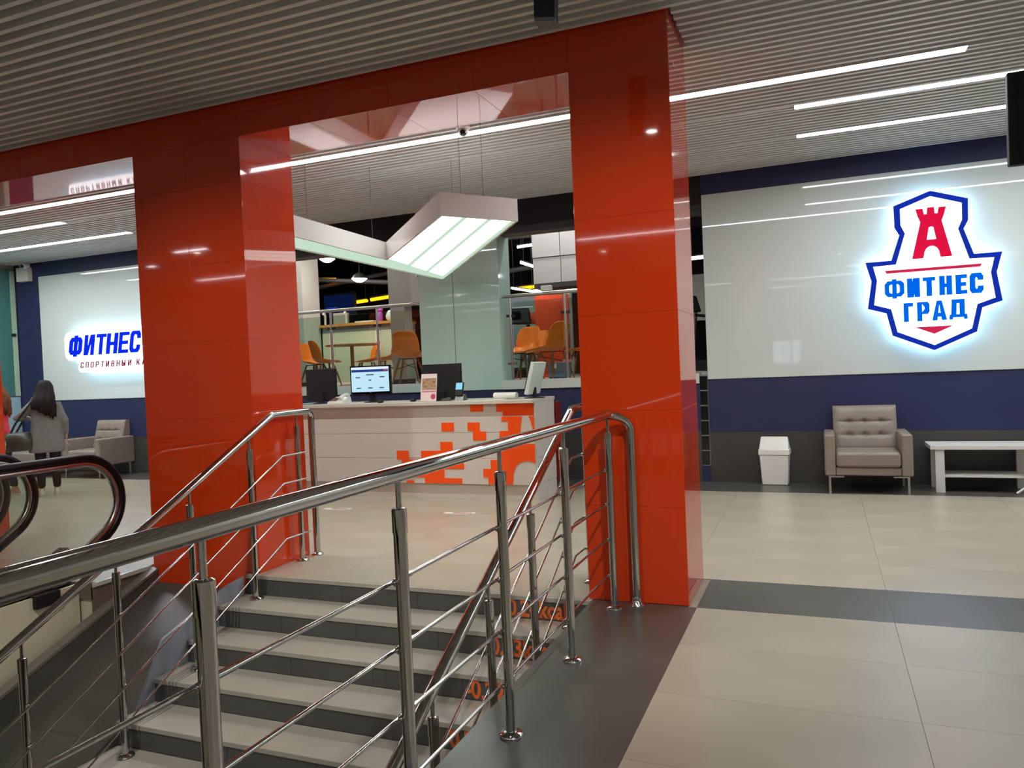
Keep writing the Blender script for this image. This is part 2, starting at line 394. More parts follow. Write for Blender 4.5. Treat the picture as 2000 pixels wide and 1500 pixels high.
# ------------------------------------------------------------------ orange portal
portal = thing('portal', (-4.4, (YF+YB)/2, 0), 'glossy orange-red portal of three columns and a lintel framing the reception desk', 'portal')
CORE = mat('portal_joint', (166, 44, 16), 0.3, mottle=0.05)
C1, C2, C3 = (-1.372, -0.766), (-4.95, -3.90), (-8.55, -7.48)
JZ = [0.0, 0.58, 1.157, 1.737, 2.32, 2.9, 3.22]
T = 0.012
def panel(x0, x1, y0, y1, z0, z1):
    obj('panel', MB().box(x0, x1, y0, y1, z0, z1), M_RED, portal, bevel=0.0008, seg=1)
def column(x0, x1, zb, split):
    obj('column_core', MB().box(x0+T, x1-T, YF+T, YB-T, zb, 3.5), CORE, portal)
    jz = [zb]+[z for z in JZ if z > zb+0.05]+[3.50]
    g = 0.0004
    for a, b in zip(jz[:-1], jz[1:]):
        xs = [x0, (x0+x1)/2, x1] if split else [x0, x1]
        for u, v in zip(xs[:-1], xs[1:]):
            panel(u+g, v-g, YF, YF+T, a+g, b-g); panel(u+g, v-g, YB-T, YB, a+g, b-g)
        panel(x0, x0+T, YF+T, YB-T, a+g, b-g); panel(x1-T, x1, YF+T, YB-T, a+g, b-g)
column(*C1, 0.0, False); column(*C2, -0.13, True); column(*C3, 0.0, True)
def lintel(x0, x1, n):
    obj('lintel_core', MB().box(x0, x1, YF+T, YB-T, 3.22+T, 3.5), CORE, portal)
    for i in range(n):
        a = x0+(x1-x0)*i/n+0.0008; b = x0+(x1-x0)*(i+1)/n-0.0008
        panel(a, b, YF, YF+T, 3.22, 3.5); panel(a, b, YB-T, YB, 3.22, 3.5); panel(a, b, YF+T, YB-T, 3.22, 3.22+T)
lintel(C2[1], C1[0], 4); lintel(C3[1], C2[0], 4)

# ------------------------------------------------------------------ staircase down, its walls and the lower level
SX0, SX1 = -4.0, -1.35
st = thing('staircase', ((SX0+SX1)/2, 0.5, -2.9), 'stairs going down with beige treads, dark risers and orange kcal numbers', 'stairs')
for k in range(20):
    yn = NOSE0-TR*k; zt = -RS*k
    if k > 0:
        obj('tread', MB().box(SX0, SX1, yn-0.006, yn+TR, zt-0.03, zt), M_TREAD, st, bevel=0.004, seg=2)
    else:
        obj('tread', MB().box(SX0, SX1, yn-0.006, 4.49, -0.03, 0.0), M_TREAD, st, bevel=0.004, seg=2)
    nt = 5 if k < 9 else 1
    cuts = [SX0, -3.46, -2.86, -2.26, -1.66, SX1] if nt == 5 else [SX0, SX1]
    if k % 2 == 0 and nt == 5: cuts = [SX0, -3.16, -2.56, -1.96, SX1]
    for a, b in zip(cuts[:-1], cuts[1:]):
        obj('riser_tile', MB().box(a+0.0012, b-0.0012, yn+0.002, yn+0.02, zt-RS, zt-0.03), M_RISER, st)
body = MB()
prof = [(NOSE0+0.02, -0.03)]
for k in range(20):
    yn = NOSE0-TR*k+0.02
    prof += [(yn, -RS*(k+1)-0.028)]
    prof += [(yn-TR, -RS*(k+1)-0.03)]
prof += [(NOSE0-TR*20, -3.0), (NOSE0+0.02, -3.0)]
body.prism_x(prof, SX0+0.002, SX1-0.002)
obj('concrete_body', body, M_GROUT, st)
# orange numbers on the risers
M_NUM = mat('orange_vinyl', (246, 116, 50), 0.5, mottle=0.03)
def text_mesh(s, size, name, parent, m, loc, rot, offset=0.0, extrude=0.0008, align='LEFT', sx=1.0):
    cu = bpy.data.curves.new(name, 'FONT'); cu.body = s; cu.size = size; cu.offset = offset; cu.extrude = extrude; cu.align_x = align
    cu.resolution_u = 3
    tmp = bpy.data.objects.new(name, cu); COL.objects.link(tmp)
    dg = bpy.context.evaluated_depsgraph_get()
    me = bpy.data.meshes.new_from_object(tmp.evaluated_get(dg)); bpy.data.objects.remove(tmp)
    me.name = name; me.materials.clear(); me.materials.append(m)
    mx = Matrix.Translation(Vector(loc)-org(parent)) @ rot @ Matrix.Diagonal((sx, 1, 1, 1))
    me.transform(mx)
    o = bpy.data.objects.new(name, me); COL.objects.link(o); o.parent = parent
    return o
RX = Matrix.Rotation(PI/2, 4, 'X')
for k, s in enumerate(['-0.24kcal', '-0.23kcal', '-0.22kcal', '-0.21kcal', '-0.20kcal', '-0.19kcal']):
    yn = NOSE0-TR*k
    text_mesh(s, 0.152, 'number_lettering', st, M_NUM, (-1.945, yn+0.0005, -RS*k-0.131), RX, offset=0.004, sx=0.80)

# ramp strip and parapet between stairs and escalator, walls of the wells
SL = RS/TR
rmp = thing('sloped_parapet', (-4.5, 3.0, -1.0), 'dark tiled ramp and parapet descending between stairs and escalator', 'parapet')
def ramp_z(y): return -0.125-(YF-y)*0.47
def para_z(y): return -0.03-(YF-y)*0.385
PX = -4.90
L0, L1 = 4.50, -1.0
nseg = 9
for i in range(nseg):
    a = L0+(L1-L0)*i/nseg; b = L0+(L1-L0)*(i+1)/nseg; g = 0.0020
    obj('tile', MB().hexa([(PX, b+g, ramp_z(b)-0.005), (-4.02, b+g, ramp_z(b)-0.005), (-4.02, a-g, ramp_z(a)-0.005), (PX, a-g, ramp_z(a)-0.005),
                           (PX, b+g, ramp_z(b)), (-4.02, b+g, ramp_z(b)), (-4.02, a-g, ramp_z(a)), (PX, a-g, ramp_z(a))]), M_DARK, rmp)
    sh_ = 0.07 if i else 0.0
    obj('tile', MB().hexa([(PX-0.02, b+g, ramp_z(b)), (PX, b+g, ramp_z(b)), (PX, a-g, ramp_z(a)), (PX-0.02, a-g, ramp_z(a)),
                           (PX-0.02, b+g+0.07, para_z(b+0.07)), (PX, b+g+0.07, para_z(b+0.07)), (PX, a-g+sh_, para_z(a+sh_)), (PX-0.02, a-g+sh_, para_z(a+sh_))]), M_DARK, rmp)
obj('coping', MB().hexa([(PX-0.085, L1, para_z(L1)), (PX+0.004, L1, para_z(L1)), (PX+0.004, L0, para_z(L0)), (PX-0.085, L0, para_z(L0)),
                         (PX-0.085, L1, para_z(L1)+0.022), (PX+0.004, L1, para_z(L1)+0.022), (PX+0.004, L0, para_z(L0)+0.022), (PX-0.085, L0, para_z(L0)+0.022)]), mat('coping_grey', (112, 106, 96), 0.4, mottle=0.1), rmp)
obj('core', MB().prism_x([(L0, -3.0), (L0, ramp_z(L0)-0.006), (L1, ramp_z(L1)-0.006), (L1, -3.0)], PX-0.07, -4.021), M_GROUT, rmp)
obj('wedge_infill', MB().prism_x([(4.44, -0.012), (4.28, -0.03), (3.68, -0.215), (3.44, -0.60), (3.60, -0.62), (3.60, -0.44), (3.89, -0.44), (3.89, -0.295), (4.18, -0.295), (4.18, -0.15), (4.44, -0.15)], -4.018, -4.0), M_SIDE, rmp)  # blue-grey wedge filling the triangle beside the step ends
struct('wall_stairwell_right', MB().box(-1.349, -1.2, -2.6, 4.46, -3.0, -0.006), M_DARK)
struct('wall_stairwell_end', MB().box(-7.95, -1.2, 4.52, 4.7, -3.0, -0.3), M_CREAM)
struct('wall_stairwell_back', MB().box(-7.95, -1.2, -2.8, -2.6, -3.0, -0.006), M_CREAM)
struct('wall_stairwell_left', MB().box(-8.1, -7.95, -2.6, 4.52, -3.0, -0.006), M_CREAM)
struct('floor_lower', MB().box(-8.1, -1.2, -2.8, 4.7, -3.1, -3.0), M_FLOOR)
struct('trim_3', MB().box(-7.95, -4.985, 3.98, 4.008, -0.12, 0.0), mat('taupe_edge', (112, 100, 86), 0.5, mottle=0.08))
struct('trim_4', MB().box(-4.99, -4.975, 3.98, 4.503, -0.03, 0.0), M_WHITEGLASS)
struct('trim_6', MB().box(-7.95, -4.99, 4.0, 4.012, -3.0, -0.12), M_CREAM)
struct('trim_5', MB().box(-5.0, -4.988, 3.98, 4.503, -3.0, -0.03), mat('taupe_edge', (112, 100, 86), 0.5, mottle=0.08))

# ------------------------------------------------------------------ stainless railings
def flange(t, x, y, z, post, r=0.05):
    obj('base_flange', MB().lathe([(0.022, 0.0), (r, 0.0), (r, 0.006), (r*0.86, 0.014), (0.026, 0.022), (0.022, 0.022)], (x, y, z), 20), M_CHROME, post, smooth=True)
def rail_post(t, x, y, z0, zrail, bars, side, r=0.0205):
    top = zrail-0.105
    p = obj('post', MB().tube([(x, y, z0), (x, y, top)], r, 18), M_CHROME, t, smooth=True)
    flange(t, x, y, z0, p)
    s = obj('sleeve', MB().lathe([(r+0.0015, -0.07), (r+0.0025, -0.07), (r+0.0025, 0.0), (r-0.004, 0.004), (0.008, 0.004)], (x, y, top), 18), M_CHROME, p, smooth=True)
    obj('pin', MB().tube([(x, y, top-0.02), (x, y, zrail-0.018)], 0.0085, 12), M_CHROME, p, smooth=True)
    for bz in bars:
        obj('bracket', MB().tube([(x, y, bz), (x+side*0.034, y, bz)], 0.008, 10).ball((x+side*0.022, y, bz), 0.0125, 10, 6), M_CHROME, p, smooth=True)
    return p
# near level guard rail
XN = -1.175
rl = thing('guard_railing', (XN, 2.0, 0), 'near polished steel guard railing along the stairwell edge, level handrail and four rods', 'railing')
BARZ = [0.815, 0.612, 0.405, 0.192]
ZT = 1.142
path = [(XN, -0.9, ZT), (XN, 4.30, ZT)]
d = Vector((0.115, 0.125, 0)).normalized()
c = Vector((XN, 4.30, ZT-0.075))
pts = [Vector((XN, 4.30, ZT))]
for i in range(1, 9):
    a = PI/2*i/8
    pts.append(Vector((XN, 4.33, ZT-0.10))+Vector((0.115*math.sin(a), 0.115*math.sin(a), 0.10*math.cos(a))))
end = pts[-1]
obj('handrail', MB().tube([(XN, -0.9, ZT)]+pts+[(end.x, end.y, 0.9), (end.x, end.y, 0.0)], 0.0255, 24), M_CHROME, rl, smooth=True)
e = obj('end_flange', MB().lathe([(0.026, 0.0), (0.05, 0.0), (0.05, 0.008), (0.03, 0.03), (0.03, 0.055), (0.026, 0.055)], (end.x, end.y, 0.0), 20), M_CHROME, rl, smooth=True)
for yy in [4.36, 3.53, 2.735, 1.965, 1.19, 0.4]:
    rail_post(rl, XN, yy, 0.0, ZT, BARZ, -1)
for bz in BARZ:
    obj('rod', MB().tube([(XN-0.034, -0.6, bz), (XN-0.034, 4.40, bz)], 0.0066, 12), M_CHROME, rl, smooth=True)
    for yy in [1.19, 1.965]:
        obj('rod_sleeve', MB().tube([(XN-0.034, yy+0.01, bz), (XN-0.034, yy+0.11, bz)], 0.0085, 12), M_CHROME, rl, smooth=True)
# sloped stair rails
def stair_rail(x, ybend, yend, label, side, level_posts, ytop_end, treads, drop):
    t = thing('stair_railing', (x, 4.0, -0.5), label, 'railing', 'sloped stair railings')
    zt = 1.165
    ylow = -0.9
    P = [(x, ylow, zt-(ybend-ylow)*SL), (x, ybend-0.05, zt-0.025), (x, ybend, zt)]
    P += [(x, ytop_end-0.06, zt)]
    P += [(x, ytop_end-0.06+0.06*math.sin(a*PI/12), zt-0.06+0.06*math.cos(a*PI/12)) for a in range(1, 7)]
    P += [(x, ytop_end, 0.0)]
    obj('handrail', MB().tube(P, 0.0255, 20), M_CHROME, t, smooth=True)
    obj('end_flange', MB().lathe([(0.026, 0.0), (0.05, 0.0), (0.05, 0.008), (0.03, 0.025), (0.026, 0.025)], (x, ytop_end, 0.0), 20), M_CHROME, t, smooth=True)
    bz0 = [0.848, 0.64, 0.43, 0.22]
    yb = ybend+0.06
    for yy in level_posts: rail_post(t, x, yy, 0.0, zt, bz0, side)
    for k in treads:
        yy = NOSE0-TR*k+0.20; zz = -RS*k
        rail_post(t, x, yy, zz, zt-(ybend-yy)*SL, [b-(yb-yy)*SL for b in bz0], side)
    for b in bz0:
        obj('rod', MB().tube([(x+side*0.034, ylow+0.2, b-(yb-ylow-0.2)*SL), (x+side*0.034, yb, b), (x+side*0.034, yend, b)], 0.0062, 12), M_CHROME, t, smooth=True)
stair_rail(-3.83, 4.63, 4.985, 'left stair railing running down past the left orange column', 1, [4.915], 5.105, [1, 3, 5, 7, 9], 1)
stair_rail(-1.465, 4.60, 4.93, 'stair railing on the right side of the steps, behind the near guard railing', -1, [4.86], 5.06, [1, 3, 5, 7, 9], 1)

# ------------------------------------------------------------------ escalators
def escalator(xa, xb, label):
    t = thing('escalator', ((xa+xb)/2, 3.6, 0), label, 'escalator', 'escalators left of the stairs')
    ES = 0.577
    cy, cz, R = 4.11, 0.555, 0.345
    def hpath(x, r, open_end=True):
        P = [(x, -1.2, cz+r-(3.0+1.2)*ES), (x, 2.9, cz+r-0.06), (x, 3.15, cz+r-0.01), (x, 3.4, cz+r)]
        P += [(x, cy+r*math.sin(a), cz+r*math.cos(a)) for a in [i*PI/20 for i in range(0, 17)]]
        a = 16*PI/20
        e = P[-1]; dirv = Vector((0, -math.cos(a-PI), -math.sin(a-PI)))
        P += [(x, e[1]-0.20, e[2]-0.125)]
        return P
    for x in (xa, xb):
        obj('handrail', MB().tube(hpath(x, R), 0.031, 14), M_RUBBER, t, smooth=True)
        b = obj('balustrade', MB().prism_x([(p[1], p[2]) for p in hpath(x, R-0.075)]+[(3.3, 0.06), (3.0, 0.02), (-1.2, -2.3)], x-0.005, x+0.005), M_ESCGLASS, t)
        obj('guide_band', MB().tube(hpath(x, R-0.045), 0.021, 10), M_STEEL, b, smooth=True)
        obj('skirt_deck', MB().prism_x([(3.90, 0.12), (3.75, 0.10), (3.3, 0.08), (2.9, 0.02), (-1.2, -2.34), (-1.2, -2.6), (2.9, -0.03), (3.90, 0.01)], x-0.06, x+0.06), M_STEEL, t, bevel=0.008)
        obj('inlet_boot', MB().hexa([(x-0.05, 3.74, 0.05), (x+0.05, 3.74, 0.05), (x+0.05, 3.96, 0.15), (x-0.05, 3.96, 0.15),
                                     (x-0.05, 3.72, 0.16), (x+0.05, 3.72, 0.16), (x+0.05, 3.94, 0.27), (x-0.05, 3.94, 0.27)]), M_STEEL, t, bevel=0.01)
    obj('cladding', MB().prism_x([(3.975, -0.01), (2.9, -0.02), (-1.2, -2.5), (-1.2, -3.0), (3.975, -3.0)], xa+0.06, xa+0.08), M_CREAM, t)
    obj('end_cap', MB().box(xa+0.02, xa+0.12, 3.62, 3.80, -0.09, 0.0), M_BLACK, t)
    for k in range(12):
        yy = 2.9-0.4*k; zz = -0.02-0.231*k
        obj('step', MB().box(xb+0.06, xa-0.06, yy-0.4, yy, zz-0.231, zz), M_STEEL, t)
    obj('landing_plate', MB().box(xb+0.06, xa-0.06, 2.9, 3.975, -0.03, 0.002), M_STEEL, t)
    return t
escalator(-5.20, -6.20, 'escalator nearest the stairs with black handrail loops')
escalator(-6.55, -7.55, 'escalator farther from the stairs, partly cut by the left picture edge')

# ------------------------------------------------------------------ illuminated signs
M_LOGOB = emit('sign_navy', (22, 48, 170), 1.0)
M_LOGOR = emit('sign_red', (226, 20, 66), 1.0)
M_LOGOR2 = emit('sign_crimson', (206, 40, 80), 1.0)
M_LOGOL = emit('sign_blue', (0, 104, 236), 1.0)
M_LOGOL2 = emit('sign_deep_blue', (10, 40, 228), 1.2)
M_LOGOD = emit('sign_dark_red', (136, 30, 66), 0.9)
YL = 9.06
def ring(x0, z0, x1, z1, tx, tz, c, skip=()):
    o = [(x0+c, z0), (x1-c, z0), (x1, z0+c), (x1, z1-c), (x1-c, z1), (x0+c, z1), (x0, z1-c), (x0, z0+c)]
    ci = c*0.5
    a0, a1, b0, b1 = x0+tx, x1-tx, z0+tz, z1-tz
    i = [(a0+ci, b0), (a1-ci, b0), (a1, b0+ci), (a1, b1-ci), (a1-ci, b1), (a0+ci, b1), (a0, b1-ci), (a0, b0+ci)]
    return [[o[k], o[(k+1) % 8], i[(k+1) % 8], i[k]] for k in range(8) if k not in skip]
def R4(x0, z0, x1, z1): return [(x0, z0), (x1, z0), (x1, z1), (x0, z1)]
def glyph(ch, t, th):
    """strokes of a heavy sans letter in a unit box; t stem width, th bar height"""
    if ch == 'Ф': return ring(0, 0.09, 1, 0.91, t*0.85, th*0.9, 0.16)+[R4(0.5-t*0.42, 0, 0.5+t*0.42, 1)]
    if ch == 'И': return [R4(0, 0, t, 1), R4(1-t, 0, 1, 1), [(t*0.6, 0), (t*1.25, 0), (1-t*0.6, 1), (1-t*1.25, 1)]]
    if ch == 'Т': return [R4(0, 1-th, 1, 1), R4(0.5-t/2, 0, 0.5+t/2, 1-th)]
    if ch == 'Н': return [R4(0, 0, t, 1), R4(1-t, 0, 1, 1), R4(t, 0.5-th/2, 1-t, 0.5+th/2)]
    if ch == 'Е': return [R4(0, 0, t, 1), R4(t, 0, 1, th), R4(t, 1-th, 1, 1), R4(t, 0.5-th/2, 0.92, 0.5+th/2)]
    if ch == 'С': return ring(0, 0, 1, 1, t, th, 0.16, skip=(2,))+[R4(1-t, 0.16, 1, 0.36), R4(1-t, 0.64, 1, 0.84)]
    if ch == 'Г': return [R4(0, 0, t, 1), R4(t, 1-th, 1, 1)]
    if ch == 'Р': return [R4(0, 0, t, 1)]+ring(0.1, 0.36, 1, 1, t, th, 0.14, skip=(5, 6, 7))+[R4(t*0.9, 1-th, 0.4, 1), R4(t*0.9, 0.36, 0.4, 0.36+th)]
    if ch == 'А': return [[(0, 0), (t, 0), (0.5+t*0.1, 1), (0.5-t*0.5, 1)], [(1-t, 0), (1, 0), (0.5+t*0.5, 1), (0.5-t*0.1, 1)], R4(0.24, 0.18, 0.76, 0.18+th)]
    if ch == 'Д': return [R4(0.14, 1-th, 0.86, 1), [(0.1, th), (0.1+t, th), (0.14+t, 1-th), (0.14, 1-th)], R4(0.86-t, th, 0.86, 1-th), R4(0.02, th*0.55, 0.98, th*1.25), R4(0, 0, 0.2, th*0.7), R4(0.8, 0, 1, th*0.7), R4(0.2, th*0.5, 0.8, th)]
    if ch == 'П': return [R4(0, 0, t, 1), R4(1-t, 0, 1, 1), R4(t, 1-th, 1-t, 1)]
    if ch == 'О': return ring(0, 0, 1, 1, t, th, 0.14)
    if ch == 'В': return [R4(0, 0, t, 1)]+ring(0.1, 0, 1, 0.56, t, th, 0.12, skip=(5, 6, 7))+ring(0.1, 0.44, 0.95, 1, t, th, 0.12, skip=(5, 6, 7))+[R4(t*0.9, 0, 0.4, th), R4(t*0.9, 1-th, 0.4, 1), R4(t*0.9, 0.45, 0.4, 0.56)]
    if ch == 'Ы': return [R4(0, 0, t, 1), R4(1-t*0.9, 0, 1, 1)]+ring(0.05, 0, 0.68, 0.58, t*0.9, th, 0.1, skip=(5, 6, 7))+[R4(t*0.9, 0, 0.4, th), R4(t*0.9, 0.58-th, 0.4, 0.58)]
    if ch == 'Й': return glyph('И', t, th)+[R4(0.3, 1.12, 0.7, 1.22)]
    if ch == 'К': return [R4(0, 0, t, 1), [(t, 0.42), (t*1.6, 0.36), (1, 1), (1-t*1.1, 1)], [(t*1.4, 0.52), (1-t*1.2, 0), (1, 0), (t*2.2, 0.66)]]
    if ch == 'Л': return [[(0, 0), (t, 0), (0.3+t, 1), (0.3, 1)], R4(1-t, 0, 1, 1), R4(0.3, 1-th, 1-t, 1)]
    if ch == 'У': return [[(0, 1), (t, 1), (0.6, 0.42), (0.5, 0.34)], [(1-t, 1), (1, 1), (0.4, 0), (0.4-t, 0)]]
    if ch == 'Б': return [R4(0, 0, t, 1), R4(t, 1-th, 0.9, 1)]+ring(0.1, 0, 1, 0.6, t, th, 0.12, skip=(5, 6, 7))+[R4(t*0.9, 0, 0.4, th), R4(t*0.9, 0.6-th, 0.4, 0.6)]
    return []
def letters(word, boxes, m, parent, y0, y1, t=0.3, th=0.2, shear=0.0):
    for ch, (x0, z0, x1, z1) in zip(word, boxes):
        mb = MB()
        for poly in glyph(ch, (t/(x1-x0) if t < 0.12 else t), th):
            q = [(x0+px*(x1-x0)+shear*pz*(z1-z0), z0+pz*(z1-z0)) for px, pz in poly]
            if sum((q[i][0]*q[(i+1) % len(q)][1]-q[(i+1) % len(q)][0]*q[i][1]) for i in range(len(q))) < 0: q = q[::-1]
            mb.prism_y(q, y0, y1)
        obj('letter', mb, m, parent)
# castle emblem on the right wall
half = [(0.340, 2.972), (0.336, 2.752), (0.293, 2.667), (0.378, 2.402), (0.625, 2.402), (0.573, 2.20), (0.617, 1.911), (0.438, 1.852), (0.385, 1.611)]
outer = [(0, 3.09)]+[(-x, z) for x, z in half]+[(0, 1.439)]+[(x, z) for x, z in half[::-1]]
half2 = [(0.283, 2.934), (0.282, 2.762), (0.244, 2.674), (0.337, 2.358), (0.556, 2.352), (0.522, 2.203), (0.557, 1.945), (0.396, 1.890), (0.342, 1.645)]
inner = [(0, 3.036)]+[(-x, z) for x, z in half2]+[(0, 1.491)]+[(x, z) for x, z in half2[::-1]]
CX = 1.095
em = thing('emblem_sign', (CX, YL, 1.439), 'backlit shield sign with red castle tower and blue lettering on the white wall panel', 'sign')
sh = lambda poly: [(CX+x, z) for x, z in poly]
rim = MB()
n = len(outer)
vs = [(CX+x, YL-0.012, z) for x, z in outer]+[(CX+x, YL-0.012, z) for x, z in inner]+[(CX+x, YL+0.05, z) for x, z in outer]+[(CX+x, YL+0.05, z) for x, z in inner]
fs = []
for i in range(n):
    j = (i+1) % n
    fs += [(i, j, j+n, i+n), (i+2*n, i+3*n, j+3*n, j+2*n), (i, i+2*n, j+2*n, j), (i+n, j+n, j+3*n, i+3*n)]
rim.add(vs, fs)
obj('border', rim, M_LOGOB, em)
obj('face', MB().prism_y(sh(inner), YL-0.008, YL+0.045), M_SIGNW, em)
back = [(x*0.965, 2.25+(z-2.25)*0.97) for x, z in outer]
obj('backlight', MB().prism_y(sh(back), YL+0.052, YL+0.056), M_HALO, em)
for x, z in ((-0.3, 1.9), (0.3, 1.9), (-0.2, 2.75), (0.2, 2.75)): obj('standoff', MB().tube([(CX+x, YL+0.045, z), (CX+x, YW-0.012, z)], 0.008, 8), M_STEEL, em)
# tower with its window left open: two mirrored halves
def half_tower(s):
    o = [(0, 2.92), (0.031, 2.92), (0.036, 2.853), (0.062, 2.852), (0.074, 2.914), (0.14, 2.913), (0.122, 2.84), (0.098, 2.774), (0.184, 2.40), (0.08, 2.40)]
    o += [(0.072*math.cos(PI*i/12), 2.43+0.092*math.sin(PI*i/12)) for i in range(0, 7)]
    o += [(0, 2.588), (0.044, 2.588), (0.021, 2.715), (0, 2.722)]
    q = [(CX+s*x, z) for x, z in o]
    return q if s < 0 else q[::-1]
tw = MB()
for s in (-1, 1): tw.prism_y(half_tower(s), YL-0.016, YL-0.009)
obj('castle_tower', tw, M_LOGOR, em)
obj('bar', MB().prism_y(sh([(-0.43, 2.268), (0.43, 2.268), (0.445, 2.299), (-0.445, 2.299)]), YL-0.016, YL-0.009), M_LOGOR2, em)
obj('triangle', MB().prism_y(sh([(0, 1.608), (0.178, 1.686), (-0.178, 1.686)]), YL-0.016, YL-0.009), M_LOGOR2, em)
letters('ФИТНЕС', [(0.643, 2.0, 0.829, 2.205), (0.855, 2.0, 0.975, 2.2), (1.003, 2.003, 1.118, 2.2), (1.153, 2.003, 1.269, 2.202), (1.301, 2.003, 1.404, 2.202), (1.426, 2.001, 1.549, 2.208)], M_LOGOL, em, YL-0.016, YL-0.009, t=0.051, th=0.2)
letters('ГРАД', [(0.816, 1.746, 0.906, 1.945), (0.942, 1.746, 1.058, 1.946), (1.080, 1.746, 1.215, 1.95), (1.236, 1.746, 1.40, 1.952)], M_LOGOL, em, YL-0.016, YL-0.009, t=0.047, th=0.2)
# left sign
def rrect(x0, z0, x1, z1, r, n=5):
    out = []
    for cx, cz, a in ((x1-r, z0+r, -PI/2), (x1-r, z1-r, 0), (x0+r, z1-r, PI/2), (x0+r, z0+r, PI)):
        out += [(cx+r*math.cos(a+PI/2*i/n), cz+r*math.sin(a+PI/2*i/n)) for i in range(n+1)]
    return out
ls = thing('lettering_sign', (-10.4, YL, 1.67), 'backlit white sign with blue and dark red lettering on the left wall', 'sign')
obj('face_upper', MB().prism_y(rrect(-11.675, 1.875, -9.35, 2.345, 0.12), YL-0.006, YL+0.03), M_SIGNW, ls)
obj('face_lower', MB().prism_y(rrect(-11.385, 1.672, -9.25, 1.95, 0.06), YL-0.005, YL+0.028), M_SIGNW, ls)
obj('backlight', MB().prism_y(R4(-11.6, 1.92, -9.4, 2.29), YL+0.034, YL+0.038), M_HALO, ls)
obj('backlight', MB().prism_y(R4(-11.3, 1.71, -9.3, 1.90), YL+0.034, YL+0.038), M_HALO, ls)
for x in (-11.2, -10.4, -9.6): obj('standoff', MB().tube([(x, YL+0.028, 1.85), (x, YW-0.012, 1.85)], 0.008, 8), M_STEEL, ls)
letters('ФИТНЕС', [(-11.60, 1.935, -11.30, 2.285), (-11.25, 1.946, -11.02, 2.28), (-10.98, 1.946, -10.76, 2.28), (-10.745, 1.946, -10.50, 2.28), (-10.475, 1.946, -10.26, 2.284), (-10.235, 1.946, -10.01, 2.288)], M_LOGOL2, ls, YL-0.014, YL-0.007, t=0.34, th=0.17, shear=0.19)
xx = -11.335; bx = []
word = 'СПОРТИВНЫЙ КЛУБ'
for ch in word:
    wd = 0.085 if ch != 'Ы' else 0.10
    if ch != ' ': bx.append((xx, 1.742, xx+wd*0.78, 1.838))
    xx += wd*1.36 if ch != ' ' else 0.07
letters(word.replace(' ', ''), bx, M_LOGOD, ls, YL-0.013, YL-0.006, t=0.26, th=0.15, shear=0.17)

# ------------------------------------------------------------------ hanging chevron light box
lb = thing('chevron_light_box', (-3.6, 7.0, 2.62), 'white V-shaped light box hanging over the reception desk', 'hanging lamp')
Z0, Z1 = 2.62, 2.80
out_ = [(-2.648, 5.229), (-2.23, 5.782), (-4.535, 8.95), (-4.46, 5.30), (-4.06, 5.30), (-4.149, 6.921)]
nO = len(out_)
wallm = MB()
ctr = Vector((-3.6, 7.0))
def inset(poly, d):
    res = []; n = len(poly)
    for i in range(n):
        p0, p1, p2 = Vector(poly[i-1]), Vector(poly[i]), Vector(poly[(i+1) % n])
        e1, e2 = (p1-p0).normalized(), (p2-p1).normalized()
        n1, n2 = Vector((-e1.y, e1.x)), Vector((-e2.y, e2.x))
        b = n1+n2; k = d/max(0.25, (1+n1.dot(n2))); res.append(tuple(p1+b*k))
    return res
inn = inset(out_, 0.018)
vs = [(x, y, Z0) for x, y in out_]+[(x, y, Z0) for x, y in inn]+[(x, y, Z1) for x, y in out_]+[(x, y, Z1) for x, y in inn]
fs = []
for i in range(nO):
    j = (i+1) % nO
    fs += [(i, j, j+nO, i+nO), (i+2*nO, i+3*nO, j+3*nO, j+2*nO), (i, i+2*nO, j+2*nO, j), (i+nO, j+nO, j+3*nO, i+3*nO)]
obj('side_wall', MB().add(vs, fs), M_BOX, lb)
obj('top_panel', MB().prism_z(inn, Z1-0.02, Z1-0.004), M_BOX, lb)
obj('diffuser_frame', MB().prism_z(inn, Z0+0.012, Z0+0.02), emit('lamp_margin_mint', (212, 240, 216), 0.85), lb)
# three bright strips in the right arm
A0, A1 = Vector((-2.648, 5.229)), Vector((-2.23, 5.782))
B0, B1 = Vector((-4.20, 6.98)), Vector((-4.50, 8.90))
for a, b in ((0.02, 0.29), (0.355, 0.605), (0.67, 0.92)):
    p = [A0.lerp(A1, a), A0.lerp(A1, b), B0.lerp(B1, b), B0.lerp(B1, a)]
    e = (p[3]-p[0]).normalized()
    p = [p[0]+e*0.03, p[1]+e*0.03, p[2]-e*(0.12+0.1*b), p[3]-e*(0.12+0.1*a)]
    obj('light_strip', MB().prism_z([tuple(q) for q in p], Z0+0.006, Z0+0.011), emit('lamp_strip', (240, 255, 244), BOX), lb)
for x, y in ((-4.25, 5.75), (-4.2, 6.75), (-2.62, 5.55), (-2.50, 5.72), (-4.35, 8.3), (-3.35, 6.9)):
    obj('cable', MB().tube([(x, y, Z1-0.01), (x, y, ceil_z(y)+0.02)], 0.002, 6), mat('cable_grey', (70, 70, 70), 0.5), lb)
# dome camera under the ceiling
dc = thing('dome_camera', (-2.75, 5.93, ceil_z(5.93)), 'small white dome camera under the ceiling beside the LED line', 'camera')
zc = ceil_z(5.93)
obj('mount', MB().lathe([(0.05, -0.03), (0.062, -0.02), (0.062, 0.0), (0.02, 0.0)], (-2.75, 5.93, zc), 20), M_PLASTIC, dc, smooth=True)
obj('ball', MB().ball((-2.75, 5.93, zc-0.045), 0.044, 16, 10), M_PLASTIC, dc, smooth=True)
obj('lens', MB().ball((-2.742, 5.905, zc-0.062), 0.028, 14, 8), M_BLACKGLOSS, dc, smooth=True)

